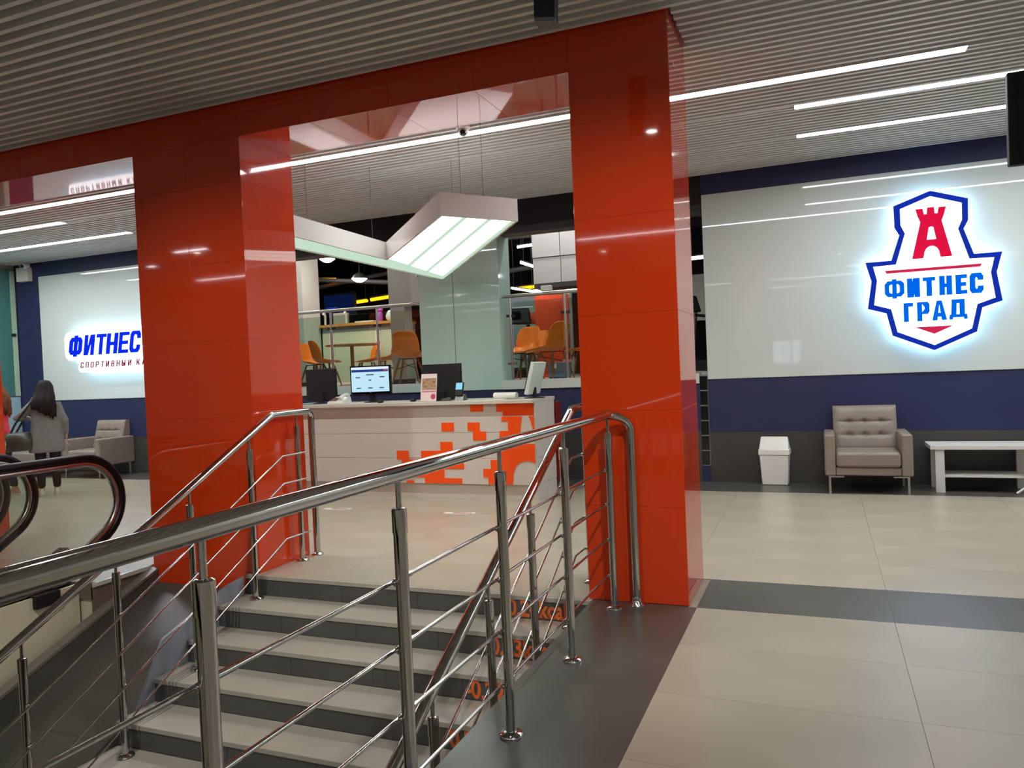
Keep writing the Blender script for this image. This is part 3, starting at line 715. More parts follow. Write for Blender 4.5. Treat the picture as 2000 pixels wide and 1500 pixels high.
# ------------------------------------------------------------------ reception desk
dk = thing('reception_desk', (-4.5, 7.9, 0), 'long white reception desk with orange pixel inlay shapes', 'desk')
DX0, DX1 = -6.25, -2.86
obj('countertop', MB().box(DX0, DX1, 7.60, 8.34, 1.06, 1.098), M_DESK, dk, bevel=0.004)
obj('upper_fascia', MB().box(DX0+0.02, DX1-0.02, 7.70, 7.72, 0.92, 1.06), M_DESK, dk)
for z0, z1 in ((0.748, 0.92), (0.462, 0.745), (0.172, 0.459)):
    obj('plank', MB().box(DX0+0.02, DX1-0.014, 7.66, 7.70, z0, z1), M_DESK, dk, bevel=0.003)
obj('kick_base', MB().box(DX0+0.04, DX1-0.02, 7.715, 7.74, 0.0, 0.172), M_DESK, dk)
obj('kick_edge', MB().box(DX0+0.04, DX1-0.02, 7.700, 7.715, 0.0, 0.05), M_DESK, dk)
for z0, z1 in ((0.748, 1.06), (0.462, 0.745), (0.172, 0.459)):
    obj('side_panel', MB().box(DX1-0.014, DX1+0.002, 7.68, 8.30, z0, z1), M_DESK, dk, bevel=0.002)
obj('side_panel', MB().box(DX1-0.02, DX1-0.002, 7.70, 8.30, 0.0, 0.169), M_DESK, dk)
obj('back_panel', MB().box(DX1-0.16, DX1+0.005, 8.34, 8.55, 0.13, 1.03), M_MAROON, dk, bevel=0.004)
obj('work_shelf', MB().box(DX0+0.02, DX1-0.02, 7.75, 8.32, 0.72, 0.74), M_DESK, dk)
for x in (-5.9, -4.5, -3.1): obj('inner_support', MB().box(x-0.01, x+0.01, 7.75, 8.3, 0.0, 0.72), M_DESK, dk)
def inlay(poly, y=7.6585, d=0.006):
    q = poly
    if sum((q[i][0]*q[(i+1) % len(q)][1]-q[(i+1) % len(q)][0]*q[i][1]) for i in range(len(q))) < 0: q = q[::-1]
    obj('inlay', MB().prism_y(q, y-d, y), M_ORANGE, dk)
inlay(R4(-3.632, 0.975, -3.475, 1.05), 7.6995)
inlay(R4(-3.98, 0.763, -3.825, 0.86))
inlay([(-3.656, 0.857), (-3.509, 0.857), (-3.509, 0.757), (-3.436, 0.757), (-3.436, 0.66), (-3.595, 0.66), (-3.595, 0.768), (-3.656, 0.768)])
inlay([(-4.572, 0.545), (-4.416, 0.545), (-4.416, 0.445), (-4.253, 0.445), (-4.253, 0.545), (-4.005, 0.545), (-4.005, 0.645), (-3.852, 0.645), (-3.852, 0.447), (-3.72, 0.447),
       (-3.72, 0.341), (-3.968, 0.341), (-3.968, 0.236), (-3.752, 0.236), (-3.752, 0.176), (-4.22, 0.176), (-4.22, 0.24), (-4.51, 0.24), (-4.51, 0.445), (-4.572, 0.445)])
inlay(R4(-4.46, 0.176, -4.36, 0.205))
# the big "A" shape, built from four pieces around its arches
inlay([(-3.318, 1.055), (-2.884, 1.055), (-2.884, 0.925), (-3.245, 0.925), (-3.245, 0.968), (-3.318, 0.968)], 7.6995)
hole = [(-3.031, 0.765), (-3.011, 0.906), (-2.985, 0.932), (-2.953, 0.940), (-2.93, 0.915), (-2.91, 0.87), (-2.885, 0.770)]
inlay([(-3.245, 0.918), (-3.245, 0.865), (-3.172, 0.865), (-3.172, 0.762), (-3.271, 0.762), (-3.281, 0.66), (-3.30, 0.62), (-3.03, 0.62), (-3.031, 0.765), (-3.008, 0.906), (-3.0, 0.918)])
inlay([(-2.885, 0.77), (-2.868, 0.77), (-2.868, 0.918), (-2.93, 0.918), (-2.91, 0.87)])
arch = [(-3.13, 0.30), (-3.118, 0.33), (-3.092, 0.383), (-3.04, 0.42), (-2.975, 0.437), (-2.91, 0.425), (-2.872, 0.405)]
inlay([(-3.14, 0.176)]+arch+[(-2.868, 0.618), (-3.30, 0.62), (-3.315, 0.545), (-3.315, 0.445), (-3.395, 0.445), (-3.395, 0.345), (-3.488, 0.345), (-3.488, 0.252), (-3.43, 0.252), (-3.43, 0.176)])

ZD = 1.098
def monitor(x, y, rz, wd, hh, z0, label, screen=None, back=M_BLACK, tilt=0.0):
    """screen faces local -y; stand on the counter"""
    t = thing('monitor', (0, 0, 0), label, 'monitor', None)
    c_ = obj('casing', MB().box(-wd/2, wd/2, -0.012, 0.03, z0, z0+hh), back, t, bevel=0.006)
    b_ = obj('bezel', MB().box(-wd/2, wd/2, -0.02, -0.012, z0, z0+hh), M_BLACKGLOSS, t, bevel=0.003)
    s = obj('screen', MB().box(-wd/2+0.016, wd/2-0.016, -0.0215, -0.0195, z0+0.03, z0+hh-0.016), screen or M_BLACKGLOSS, t)
    if tilt:
        mx = Matrix.Translation((0, 0, z0)) @ Matrix.Rotation(-tilt, 4, 'X') @ Matrix.Translation((0, 0, -z0))
        for q in (c_, b_, s): q.data.transform(mx)
    obj('stand_neck', MB().box(-0.04, 0.04, 0.022, 0.05, 0.006, z0+0.12), M_BLACK, t, bevel=0.006)
    obj('stand_base', MB().lathe([(0.001, 0.0), (0.12, 0.0), (0.12, 0.006), (0.05, 0.014), (0.001, 0.014)], (0, 0.035, 0), 24), M_BLACK, t, smooth=True)
    put(t, (x, y, ZD), rz)
    return t, s
m1, _ = monitor(-5.80, 7.98, PI+0.05, 0.42, 0.40, 0.03, 'black monitor seen from behind at the left end of the desk')
ob = obj('paper_tag', MB().box(0.05, 0.085, 0.023, 0.0245, 0.07, 0.11), M_PLASTIC, None); ob.parent = m1; ob.location = (-0.07, 0.0235, 0.09)
m2, s2 = monitor(-5.05, 7.93, 0.10, 0.53, 0.345, 0.10, 'monitor with bright pale blue screen facing the stairs', emit('screen_pale_blue', (198, 236, 255), 0.95))
def scr(name, x0, x1, z0, z1, m, d=0.0005):
    o = obj(name, MB().box(x0, x1, -d, d, z0, z1), m, None); o.location = (0, 0, 0)
    o.data.transform(Matrix.Translation((0, 0, 0)))
    o.parent = s2; return o
def on_screen(name, cx, cz, wd, hh, m, d=0.0008):
    me = bpy.data.meshes.new(name); mb = MB().box(cx-wd/2, cx+wd/2, -0.0215-d, -0.0213, cz-hh/2, cz+hh/2)
    me.from_pydata(mb.v, [], mb.f); me.materials.append(m)
    o = bpy.data.objects.new(name, me); COL.objects.link(o); o.parent = s2; return o
on_screen('header_bar', 0, 0.384, 0.49, 0.03, emit('screen_navy', (40, 66, 140), 0.9))
on_screen('browser_bar', 0, 0.412, 0.49, 0.026, emit('screen_white', (240, 246, 255), 0.95))
on_screen('button', 0.21, 0.388, 0.06, 0.016, emit('screen_rose', (220, 90, 110), 0.9))
dg = emit('screen_grey', (90, 110, 130), 0.7)
for cx, cz, wd in ((0.0, 0.335, 0.10), (-0.16, 0.305, 0.06), (0.16, 0.305, 0.065), (0.0, 0.27, 0.035), (-0.155, 0.175, 0.06), (0.0, 0.175, 0.06), (0.15, 0.175, 0.06)):
    on_screen('text_line', cx, cz, wd, 0.014, dg)
on_screen('badge', 0.0, 0.125, 0.016, 0.012, emit('screen_grey2', (120, 140, 160), 0.6))
m3, _ = monitor(-4.11, 7.98, PI-0.06, 0.51, 0.42, 0.005, 'large black monitor seen from behind, behind the leaflet stand')
m4, _ = monitor(-3.0, 7.96, PI+1.62, 0.46, 0.36, 0.05, 'pale-backed monitor turned sideways at the right end of the desk', None, mat('pale_grey_casing', (206, 218, 208), 0.4, mottle=0.03), 0.26)
# leaflet stand
lf = thing('leaflet_stand', (-4.165, 7.72, ZD), 'upright acrylic stand with a pink and white leaflet on the desk', 'leaflet stand')
obj('card', MB().hexa([(-4.265, 7.715, ZD+0.004), (-4.065, 7.715, ZD+0.004), (-4.065, 7.722, ZD+0.004), (-4.265, 7.722, ZD+0.004),
                       (-4.265, 7.765, ZD+0.315), (-4.065, 7.765, ZD+0.315), (-4.065, 7.772, ZD+0.315), (-4.265, 7.772, ZD+0.315)]), mat('leaflet_paper', (228, 208, 206), 0.5, mottle=0.03), lf)
def leaf_patch(name, x0, x1, a, b, m, d=0.0015):
    q = lambda f: (7.715+0.05*f, ZD+0.004+0.311*f)
    (ya, za), (yb2, zb) = q(a), q(b)
    return obj(name, MB().hexa([(x0, ya-d, za), (x1, ya-d, za), (x1, ya+0.001, za), (x0, ya+0.001, za), (x0, yb2-d, zb), (x1, yb2-d, zb), (x1, yb2+0.001, zb), (x0, yb2+0.001, zb)]), m, lf)
leaf_patch('photo', -4.25, -4.072, 0.42, 0.84, mat('leaflet_photo', (196, 160, 120), 0.5, mottle=0.5, scale=38, mix=(120, 82, 66)))
leaf_patch('stripe', -4.25, -4.072, 0.34, 0.38, mat('leaflet_pink', (206, 110, 130), 0.5, mottle=0.05))
xs = [(-4.105+0.03*math.cos(2*PI*i/20), 0.17+0.10*math.sin(2*PI*i/20)) for i in range(20)]
bd = MB(); bd.add([(x, 7.715+0.05*f-0.002, ZD+0.004+0.311*f) for x, f in xs]+[(x, 7.715+0.05*f+0.001, ZD+0.004+0.311*f) for x, f in xs],
                  [tuple(range(20)), tuple(range(39, 19, -1))]+[(i, i+20, (i+1) % 20+20, (i+1) % 20) for i in range(20)])
obj('round_badge', bd, mat('leaflet_crimson', (190, 70, 96), 0.5, mottle=0.05), lf)
obj('acrylic_foot', MB().box(-4.27, -4.06, 7.70, 7.80, ZD, ZD+0.004), M_GLASS, lf)
# card terminal
ct = thing('card_terminal', (-3.80, 7.80, ZD), 'small card terminal with lit blue display on the desk', 'card terminal')
obj('cradle', MB().hexa([(-3.86, 7.75, ZD), (-3.745, 7.75, ZD), (-3.745, 7.88, ZD), (-3.86, 7.88, ZD), (-3.85, 7.80, ZD+0.07), (-3.755, 7.80, ZD+0.07), (-3.755, 7.86, ZD+0.07), (-3.85, 7.86, ZD+0.07)]), M_STEEL, ct, bevel=0.005)
obj('body', MB().hexa([(-3.85, 7.77, ZD+0.06), (-3.76, 7.77, ZD+0.06), (-3.76, 7.80, ZD+0.06), (-3.85, 7.80, ZD+0.06), (-3.855, 7.82, ZD+0.205), (-3.765, 7.82, ZD+0.205), (-3.765, 7.85, ZD+0.205), (-3.855, 7.85, ZD+0.205)]), M_BLACK, ct, bevel=0.005)
obj('display', MB().hexa([(-3.848, 7.785, ZD+0.125), (-3.77, 7.785, ZD+0.125), (-3.77, 7.80, ZD+0.125), (-3.848, 7.80, ZD+0.125), (-3.85, 7.814, ZD+0.2), (-3.772, 7.814, ZD+0.2), (-3.772, 7.825, ZD+0.2), (-3.85, 7.825, ZD+0.2)]), emit('terminal_display', (150, 226, 255), 0.95), ct)
# telephone
ph = thing('telephone', (-5.42, 7.80, ZD), 'white desk telephone beside the bright monitor', 'telephone')
obj('body', MB().hexa([(-5.54, 7.70, ZD), (-5.31, 7.70, ZD), (-5.31, 7.90, ZD), (-5.54, 7.90, ZD), (-5.53, 7.71, ZD+0.03), (-5.32, 7.71, ZD+0.03), (-5.32, 7.89, ZD+0.085), (-5.53, 7.89, ZD+0.085)]), M_PLASTIC, ph, bevel=0.008)
obj('handset', MB().tube([(-5.36, 7.72, ZD+0.062), (-5.355, 7.75, ZD+0.085), (-5.35, 7.80, ZD+0.105), (-5.355, 7.86, ZD+0.105), (-5.36, 7.89, ZD+0.09)], [0.026, 0.022, 0.018, 0.022, 0.027], 12), M_PLASTIC, ph, smooth=True)
kp = MB()
for i in range(3):
    for j in range(4): kp.box(-5.51+i*0.032, -5.487+i*0.032, 7.73+j*0.03, 7.75+j*0.03, ZD+0.035+j*0.009, ZD+0.046+j*0.009)
obj('keypad', kp, M_STEEL, ph)['kind'] = 'stuff'
# papers, mice, white roll
def papers(x, y, wd, dp, hh, rz, m, label, cat='papers', group=None):
    mb = MB()
    for i in range(4):
        a = rz+0.12*math.sin(i*2.1+x*7); c, s = math.cos(a), math.sin(a)
        q = [(x+c*u-s*v, y+s*u+c*v) for u, v in ((-wd/2, -dp/2), (wd/2, -dp/2), (wd/2, dp/2), (-wd/2, dp/2))]
        mb.prism_z(q, ZD+hh*i/4, ZD+hh*(i+0.9)/4)
    return tag(obj('paper_stack', mb, m), label, cat, group)
papers(-5.93, 7.76, 0.22, 0.12, 0.012, 0.1, mat('turquoise_paper', (130, 186, 186), 0.6, mottle=0.05), 'turquoise papers in front of the leftmost monitor')
papers(-5.16, 7.73, 0.2, 0.12, 0.012, -0.1, M_PLASTIC, 'white papers under the bright monitor')
papers(-4.66, 7.85, 0.24, 0.16, 0.010, 0.1, M_PLASTIC, 'white papers between the bright monitor and the leaflet stand')
papers(-3.36, 7.74, 0.26, 0.14, 0.008, 0.1, M_PLASTIC, 'flat papers in front of the white roll at the desk\'s right end')
def mouse(x, y, label):
    return tag(obj('computer_mouse', MB().ball((x, y, ZD+0.016), 0.05, 14, 8, (0.66, 1.0, 0.42)), M_BLACK, smooth=True), label, 'mouse')
mouse(-4.80, 7.72, 'black computer mouse right of the bright monitor')
mouse(-4.43, 7.84, 'black computer mouse left of the leaflet stand')
tag(obj('paper_roll', MB().tube([(-3.40, 7.86, ZD+0.038), (-3.12, 7.82, ZD+0.038)], 0.038, 16), M_PLASTIC, smooth=True), 'white roll lying on the desk beside the pale monitor', 'roll')
tag(obj('desk_gadget', MB().hexa([(-4.02, 7.74, ZD), (-3.90, 7.74, ZD), (-3.90, 7.78, ZD), (-4.02, 7.78, ZD), (-4.01, 7.745, ZD+0.03), (-3.905, 7.745, ZD+0.045), (-3.905, 7.775, ZD+0.045), (-4.01, 7.775, ZD+0.03)]), mat('dark_grey_plastic', (70, 74, 74), 0.5, mottle=0.05), bevel=0.006), 'low dark grey desk gadget between leaflet stand and card terminal', 'gadget')
# floor stickers before the desk
def sticker(x, y, label):
    t = thing('floor_sticker', (x, y, 0.0), label, 'sticker')
    base = [(-0.17, -0.05), (-0.05, -0.06), (0.10, -0.05), (0.17, 0.0), (0.15, 0.06), (0.05, 0.055), (-0.04, 0.02), (-0.17, 0.03)]
    obj('outline', MB().prism_z([(x+a, y+b) for a, b in base], 0.0002, 0.0012), M_PLASTIC, t)
    obj('print', MB().prism_z([(x+0.03+a*0.6, y+b*0.5) for a, b in base], 0.0012, 0.0018), mat('sticker_red', (176, 66, 52), 0.5, mottle=0.3, scale=20, mix=(150, 130, 110)), t)
sticker(-4.893, 6.913, 'small white-edged red sticker on the floor nearer the left column')
sticker(-3.435, 6.922, 'small white-edged red sticker on the floor before the orange inlay')

# ------------------------------------------------------------------ armchairs
def armchair(label):
    t = thing('armchair', (0, 0, 0), label, 'armchair', 'taupe tufted armchairs along the back wall')
    W = 0.82
    for s in (-1, 1):
        a = MB(); xo, xi = s*W/2, s*(W/2-0.105)
        x0, x1 = min(xo, xi), max(xo, xi)
        a.hexa([(x0, 0.0, 0.185), (x1, 0.0, 0.185), (x1, 0.66, 0.185), (x0, 0.66, 0.185), (x0, 0.0, 0.612), (x1, 0.0, 0.612), (x1, 0.66, 0.612), (x0, 0.66, 0.612)])
        obj('armrest', a, M_LEATHER, t, bevel=0.022, seg=3)
    obj('front_rail', MB().box(-W/2+0.105, W/2-0.105, 0.02, 0.62, 0.19, 0.275), M_LEATHER, t, bevel=0.012, seg=2)
    obj('seat_cushion', MB().box(-W/2+0.108, W/2-0.108, -0.005, 0.50, 0.275, 0.432), M_LEATHER, t, bevel=0.035, seg=3)
    nx, nz = 28, 26
    mb = MB(); w0, z0, z1 = 0.312, 0.40, 0.868
    def surf(u, v):
        x = -w0+2*w0*u; z = z0+(z1-z0)*v
        yb = 0.47+0.13*v
        e = min(u, 1-u, v*0.9, (1-v)*1.0); puff = 0.035*min(1, e/0.09)**0.5
        tuft = 0.0
        for zv in (0.36, 0.66):
            tuft += 0.016*math.exp(-((v-zv)/0.022)**2)*(1 if 0.1 < u < 0.9 else 0.3)
            for uu in (0.25, 0.5, 0.75): tuft += 0.030*math.exp(-((v-zv)/0.05)**2-((u-uu)/0.05)**2)
        return (x, yb-puff+tuft, z)
    for j in range(nz+1):
        for i in range(nx+1): mb.v.append(surf(i/nx, j/nz))
    for j in range(nz):
        for i in range(nx):
            a = j*(nx+1)+i; mb.f.append((a, a+1, a+nx+2, a+nx+1))
    o = len(mb.v)
    edge = [i for i in range(nx+1)]+[j*(nx+1)+nx for j in range(1, nz+1)]+[nz*(nx+1)+i for i in range(nx-1, -1, -1)]+[j*(nx+1) for j in range(nz-1, 0, -1)]
    for e in edge:
        x, y, z = mb.v[e]; mb.v.append((x, y+0.13, z))
    m_ = len(edge)
    for i in range(m_): mb.f.append((edge[i], o+i, o+(i+1) % m_, edge[(i+1) % m_]))
    mb.f.append(tuple(o+i for i in range(m_)))
    obj('back_cushion', mb, M_LEATHER, t, smooth=True)
    obj('back_frame', MB().hexa([(-W/2+0.10, 0.58, 0.19), (W/2-0.10, 0.58, 0.19), (W/2-0.10, 0.68, 0.19), (-W/2+0.10, 0.68, 0.19), (-W/2+0.10, 0.62, 0.62), (W/2-0.10, 0.62, 0.62), (W/2-0.10, 0.70, 0.62), (-W/2+0.10, 0.70, 0.62)]), M_LEATHER, t, bevel=0.02, seg=2)
    for sx in (-1, 1):
        for yy in (0.03, 0.60):
            l = obj('leg', MB().box(sx*(W/2-0.045)-0.011, sx*(W/2-0.045)+0.011, yy-0.011, yy+0.011, 0.0, 0.185), M_STEEL, t, bevel=0.002, seg=1)
            obj('mount_plate', MB().box(min(sx*(W/2-0.04), sx*(W/2-0.18)), max(sx*(W/2-0.04), sx*(W/2-0.18)), yy-0.02, yy+0.02, 0.172, 0.186), M_STEEL, l)
    return t
ac = armchair('taupe tufted armchair between the white bin and the white table')
put(ac, (0.405, 8.515, 0))
put(copy_tree(ac), (-10.81, 8.55, 0), 0, 'taupe tufted armchair beside the left orange column, behind the woman in grey')
# low ottoman behind the women
ot = thing('ottoman', (-12.1, 8.62, 0), 'low mauve-grey upholstered seat behind the two women', 'ottoman')
obj('cushion', MB().box(-12.45, -11.75, 8.5, 9.1, 0.16, 0.40), M_LEATHER, ot, bevel=0.03, seg=3)
for x in (-12.4, -11.8):
    for yy in (8.55, 9.05): obj('leg', MB().box(x-0.012, x+0.012, yy-0.012, yy+0.012, 0, 0.165), M_STEEL, ot)

# ------------------------------------------------------------------ swing-lid bin
bn = thing('swing_bin', (-0.525, 9.10, 0), 'white plastic swing-lid bin against the dark wall base', 'bin')
bx0, by0, rz = -0.525, 9.10, -0.06
def rotp(p): c, s = math.cos(rz), math.sin(rz); return (bx0+c*p[0]-s*p[1], by0+s*p[0]+c*p[1], p[2])
obj('bucket', MB().hexa([rotp(p) for p in [(-0.138, -0.075, 0), (0.138, -0.075, 0), (0.138, 0.075, 0), (-0.138, 0.075, 0), (-0.158, -0.09, 0.345), (0.158, -0.09, 0.345), (0.158, 0.09, 0.345), (-0.158, 0.09, 0.345)]]), M_PLASTIC, bn, bevel=0.014, seg=3)
obj('lid_rim', MB().hexa([rotp(p) for p in [(-0.168, -0.098, 0.338), (0.168, -0.098, 0.338), (0.168, 0.098, 0.338), (-0.168, 0.098, 0.338), (-0.166, -0.096, 0.405), (0.166, -0.096, 0.405), (0.166, 0.096, 0.405), (-0.166, 0.096, 0.405)]]), M_PLASTIC, bn, bevel=0.010, seg=2)
obj('swing_flap', MB().hexa([rotp(p) for p in [(-0.16, -0.09, 0.40), (0.16, -0.09, 0.40), (0.16, 0.09, 0.40), (-0.16, 0.09, 0.40), (-0.145, -0.015, 0.54), (0.145, -0.015, 0.54), (0.145, 0.03, 0.54), (-0.145, 0.03, 0.54)]]), M_PLASTIC, bn, bevel=0.012, seg=3)

# ------------------------------------------------------------------ white coffee table
tb = thing('coffee_table', (1.50, 8.96, 0), 'low white coffee table with a lower shelf right of the armchair', 'table')
obj('tabletop', MB().box(0.985, 1.99, 8.72, 9.17, 0.435, 0.475), M_TABLE, tb, bevel=0.003)
for x0 in (1.03, 1.80):
    for y0, y1 in ((8.735, 8.785), (9.08, 9.13)):
        obj('leg', MB().box(x0, x0+0.082, y0, y1, 0, 0.435), M_TABLE, tb, bevel=0.002)
obj('shelf', MB().box(1.09, 1.82, 8.76, 9.12, 0.152, 0.172), M_TABLE, tb, bevel=0.002)
# stand whose pale foot pokes into the frame at the right
sd = thing('easel_stand', (2.10, 8.60, 0), 'pale folding stand foot at the right picture edge, before the coffee table', 'stand')
for i, (a, b) in enumerate((((1.72, 8.70), (2.10, 8.62)), ((2.42, 8.30), (2.10, 8.60)), ((2.4, 8.95), (2.10, 8.62)))):
    obj('leg', MB().tube([(a[0], a[1], 0.012), (b[0], b[1], 0.34)], 0.012, 10), M_PLASTIC, sd, smooth=True)
obj('mast', MB().tube([(2.10, 8.615, 0.32), (2.10, 8.615, 1.5)], 0.014, 12), M_PLASTIC, sd, smooth=True)

# ------------------------------------------------------------------ hanging television, ceiling spot and wall unit
tv = thing('hanging_television', (1.75, 5.5, 3.5), 'black television hanging from the ceiling at the right picture edge', 'television')
obj('casing', MB().box(1.09, 2.10, 5.47, 5.53, 2.535, 3.095), M_BLACK, tv, bevel=0.008)
obj('screen', MB().box(1.14, 2.075, 5.466, 5.471, 2.565, 3.07), M_BLACKGLOSS, tv)
obj('ceiling_pole', MB().tube([(1.6, 5.55, 2.9), (1.6, 5.55, 3.52)], 0.025, 12), M_BLACK, tv, smooth=True)
sp = thing('ceiling_spotlight', (-1.155, 3.5, 3.465), 'black box spotlight hanging from the slatted ceiling at the top picture edge', 'spotlight')
obj('housing', MB().hexa([(-1.215, 3.47, 3.10), (-1.118, 3.49, 3.09), (-1.13, 3.58, 3.09), (-1.225, 3.56, 3.10), (-1.205, 3.47, 3.47), (-1.10, 3.49, 3.47), (-1.11, 3.58, 3.47), (-1.215, 3.56, 3.47)]), M_BLACK, sp, bevel=0.004)
obj('trim_ring', MB().hexa([(-1.213, 3.472, 3.083), (-1.12, 3.492, 3.073), (-1.132, 3.578, 3.073), (-1.223, 3.558, 3.083), (-1.215, 3.47, 3.10), (-1.118, 3.49, 3.09), (-1.13, 3.58, 3.09), (-1.225, 3.56, 3.10)]), mat('trim_grey', (96, 98, 98), 0.5), sp)
wu = thing('security_camera', (-12.48, 9.15, 3.3), 'white security camera with box high on the navy wall', 'camera')
obj('junction_box', MB().box(-12.86, -12.58, 9.12, 9.22, 3.29, 3.53), M_PLASTIC, wu, bevel=0.01)
obj('camera_head', MB().tube([(-12.56, 9.12, 3.55), (-12.50, 8.98, 3.52)], 0.045, 14), M_PLASTIC, wu, smooth=True)
obj('lens', MB().tube([(-12.50, 8.98, 3.52), (-12.497, 8.972, 3.518)], 0.032, 14), M_BLACKGLOSS, wu, smooth=True)
obj('arm', MB().tube([(-12.60, 9.18, 3.56), (-12.55, 9.10, 3.55)], 0.014, 8), M_PLASTIC, wu, smooth=True)

# ------------------------------------------------------------------ mezzanine shell (gym cafe behind the desk)
ZM = 1.25
M_GYMFLOOR = mat('gym_floor', (168, 164, 156), 0.35, mottle=0.06)
M_GYMDARK = mat('gym_dark_wall', (44, 42, 44), 0.8, mottle=0.15)
M_GYMCEIL = mat('gym_black_ceiling', (16, 16, 18), 0.9, mottle=0.2)
struct('floor_mezzanine', MB().box(-19, 5.0, YW+0.18, 20.0, 1.0, ZM), M_GYMFLOOR)
struct('ceiling_gym', MB().box(-19, 5.0, YW+0.18, 20.0, 4.9, 5.0), M_GYMCEIL)
struct('wall_gym_back', MB().box(-19, 5.0, 19.8, 20.0, 1.0, 5.0), M_GYMDARK)
struct('wall_gym_left', MB().box(-19.1, -19, YW+0.18, 20.0, 1.0, 5.0), M_GYMDARK)
struct('wall_gym_right', MB().box(5.0, 5.1, YW+0.18, 20.0, 1.0, 5.0), M_GYMDARK)
struct('wall_gym_front', MB().box(-19, XL-0.2, YW+0.18, YW+0.3, 1.0, 5.0), M_GYMDARK)
gf = MB(); gf.box(XL-0.2, 5.0, YW+0.12, YW+0.26, 3.75, 5.0)
struct('wall_gym_upper', gf, M_GYMDARK)
for yy, xx0, xx1, zz in ((12.0, -13, 2, 4.35), (14.5, -16, 2, 4.3), (17.0, -18, 2, 4.35)):
    struct('beam', MB().box(xx0, xx1, yy, yy+0.2, zz, zz+0.3), M_GYMDARK)
for i, (a, b) in enumerate((((-12.5, 12.9, 3.72), (-7.6, 14.5, 3.3)), ((-13, 15, 3.3), (-7.5, 15.5, 3.95)), ((-9, 14, 4.0), (-3, 13.4, 3.9)), ((-6.5, 15, 3.45), (-3.5, 14.5, 3.6)))):
    tag(obj('ceiling_duct', MB().tube([a, b], 0.05, 10), mat('duct_grey', (84, 84, 82), 0.5, mottle=0.1), smooth=True), ['thin grey pipe under the dark gym ceiling, sloping to the right', 'thin grey pipe deep under the gym ceiling', 'grey pipe crossing above the white ceiling panels', 'grey pipe between the mint column and the white ceiling panels'][i], 'pipe')

# columns seen through the opening
mc = thing('glass_clad_column', (-4.455, 9.42, 1.17), 'wide column clad in two mint glass panels behind the desk', 'column')
obj('column_core', MB().box(-5.02, -3.89, YW+0.02, 9.60, 1.17, 3.75), M_GREYW, mc)
for x0, x1 in ((-5.04, -4.53), (-4.522, -3.862)):
    obj('glass_panel', MB().box(x0, x1, YW-0.016, YW+0.02, 1.165, 3.70), M_MINT, mc, bevel=0.004, seg=1)
obj('glass_panel', MB().box(-3.89, -3.866, YW+0.02, 9.62, 1.165, 3.70), mat('pale_mint_glass', (176, 204, 196), 0.08, mottle=0.02), mc, bevel=0.004, seg=1)
for z in (2.36, 2.74): obj('point_fixing', MB().ball((-5.055, YW-0.01, z), 0.016, 10, 6), M_CHROME, mc, smooth=True)
gc = thing('plaster_column', (-6.55, 11.3, ZM), 'grey plaster column left of the mint glass column', 'column')
obj('shaft', MB().box(-6.69, -6.42, 11.2, 11.45, ZM, 4.9), M_GREYW, gc)
obj('upper_casing', MB().box(-6.70, -6.27, 11.18, 11.47, 2.58, 4.9), M_GREYW, gc)
obj('skirting', MB().box(-6.70, -6.41, 11.19, 11.46, ZM, ZM+0.08), M_GYMDARK, gc)
wc = thing('plaster_column', (-9.74, 12.8, ZM), 'white plaster column at the left side of the gym opening', 'column')
obj('shaft', MB().box(-10.0, -9.48, 12.55, 13.1, ZM, 4.9), M_WALL, wc)
obj('skirting', MB().box(-10.01, -9.47, 12.54, 13.11, ZM, ZM+0.08), M_GYMDARK, wc)
# white bulkhead panels
wp = thing('ceiling_bulkhead', (-3.75, 12.0, 2.82), 'white panelled bulkhead hanging in the gym, right of the mint column', 'bulkhead')
for x0, x1 in ((-4.405, -3.925), (-3.915, -3.0)):
    for z0, z1 in ((2.82, 3.245), (3.25, 3.76)):
        obj('panel', MB().box(x0, x1, 12.0+(0.02 if z0 < 3 else 0), 12.5, z0, z1), mat('bulkhead_grey_white', (166, 166, 170), 0.6, mottle=0.03), wp, bevel=0.003, seg=1)
obj('dark_edge', MB().box(-4.4, -3.0, 12.02, 12.5, 2.74, 2.82), M_GYMDARK, wp)
for i, x in enumerate((-4.1, -3.2)): obj('hanger', MB().tube([(x, 12.3, 3.7), (x, 12.3, 4.9)], 0.012, 8), M_STEEL, wp)
oc = thing('orange_column', (-4.5, 13.0, ZM), 'flat orange-red column in the gym behind the orange chairs', 'column')
obj('shaft', MB().box(-4.76, -4.25, 13.0, 13.4, ZM, 2.74), mat('orange_paint', (216, 70, 30), 0.5, mottle=0.05), oc)
obj('white_cap', MB().box(-4.78, -4.23, 12.98, 13.42, 2.74, 2.82), M_WALL, oc)

# glass railing of the mezzanine
def glass_rail(x0, x1, posts, label, panes):
    t = thing('glass_railing', ((x0+x1)/2, YW+0.08, ZM+0.03), label, 'railing', 'glass railings along the mezzanine edge')
    yy = YW+0.06
    obj('handrail', MB().tube([(x0, yy, 2.375), (x1, yy, 2.375)], 0.022, 14), M_STEEL, t, smooth=True)
    for px in posts:
        p = obj('post', MB().tube([(px, yy, 1.285), (px, yy, 2.355)], 0.019, 12), M_STEEL, t, smooth=True)
        for z in (1.50, 2.12):
            for a_, b_ in ((-0.06, -0.012), (0.012, 0.06)): obj('glass_clamp', MB().box(px+a_, px+b_, yy-0.014, yy+0.014, z-0.018, z+0.018), M_BLACK if z > 2 else M_STEEL, p, bevel=0.004)
    for a, b in panes:
        obj('glass_pane', MB().box(a, b, yy-0.004, yy+0.004, 1.34, 2.30), M_GLASS, t)
glass_rail(-7.4, -5.06, [-7.3, -6.535, -5.76], 'glass railing left of the mint column', [(-7.26, -6.575), (-6.495, -5.80), (-5.72, -5.08)])
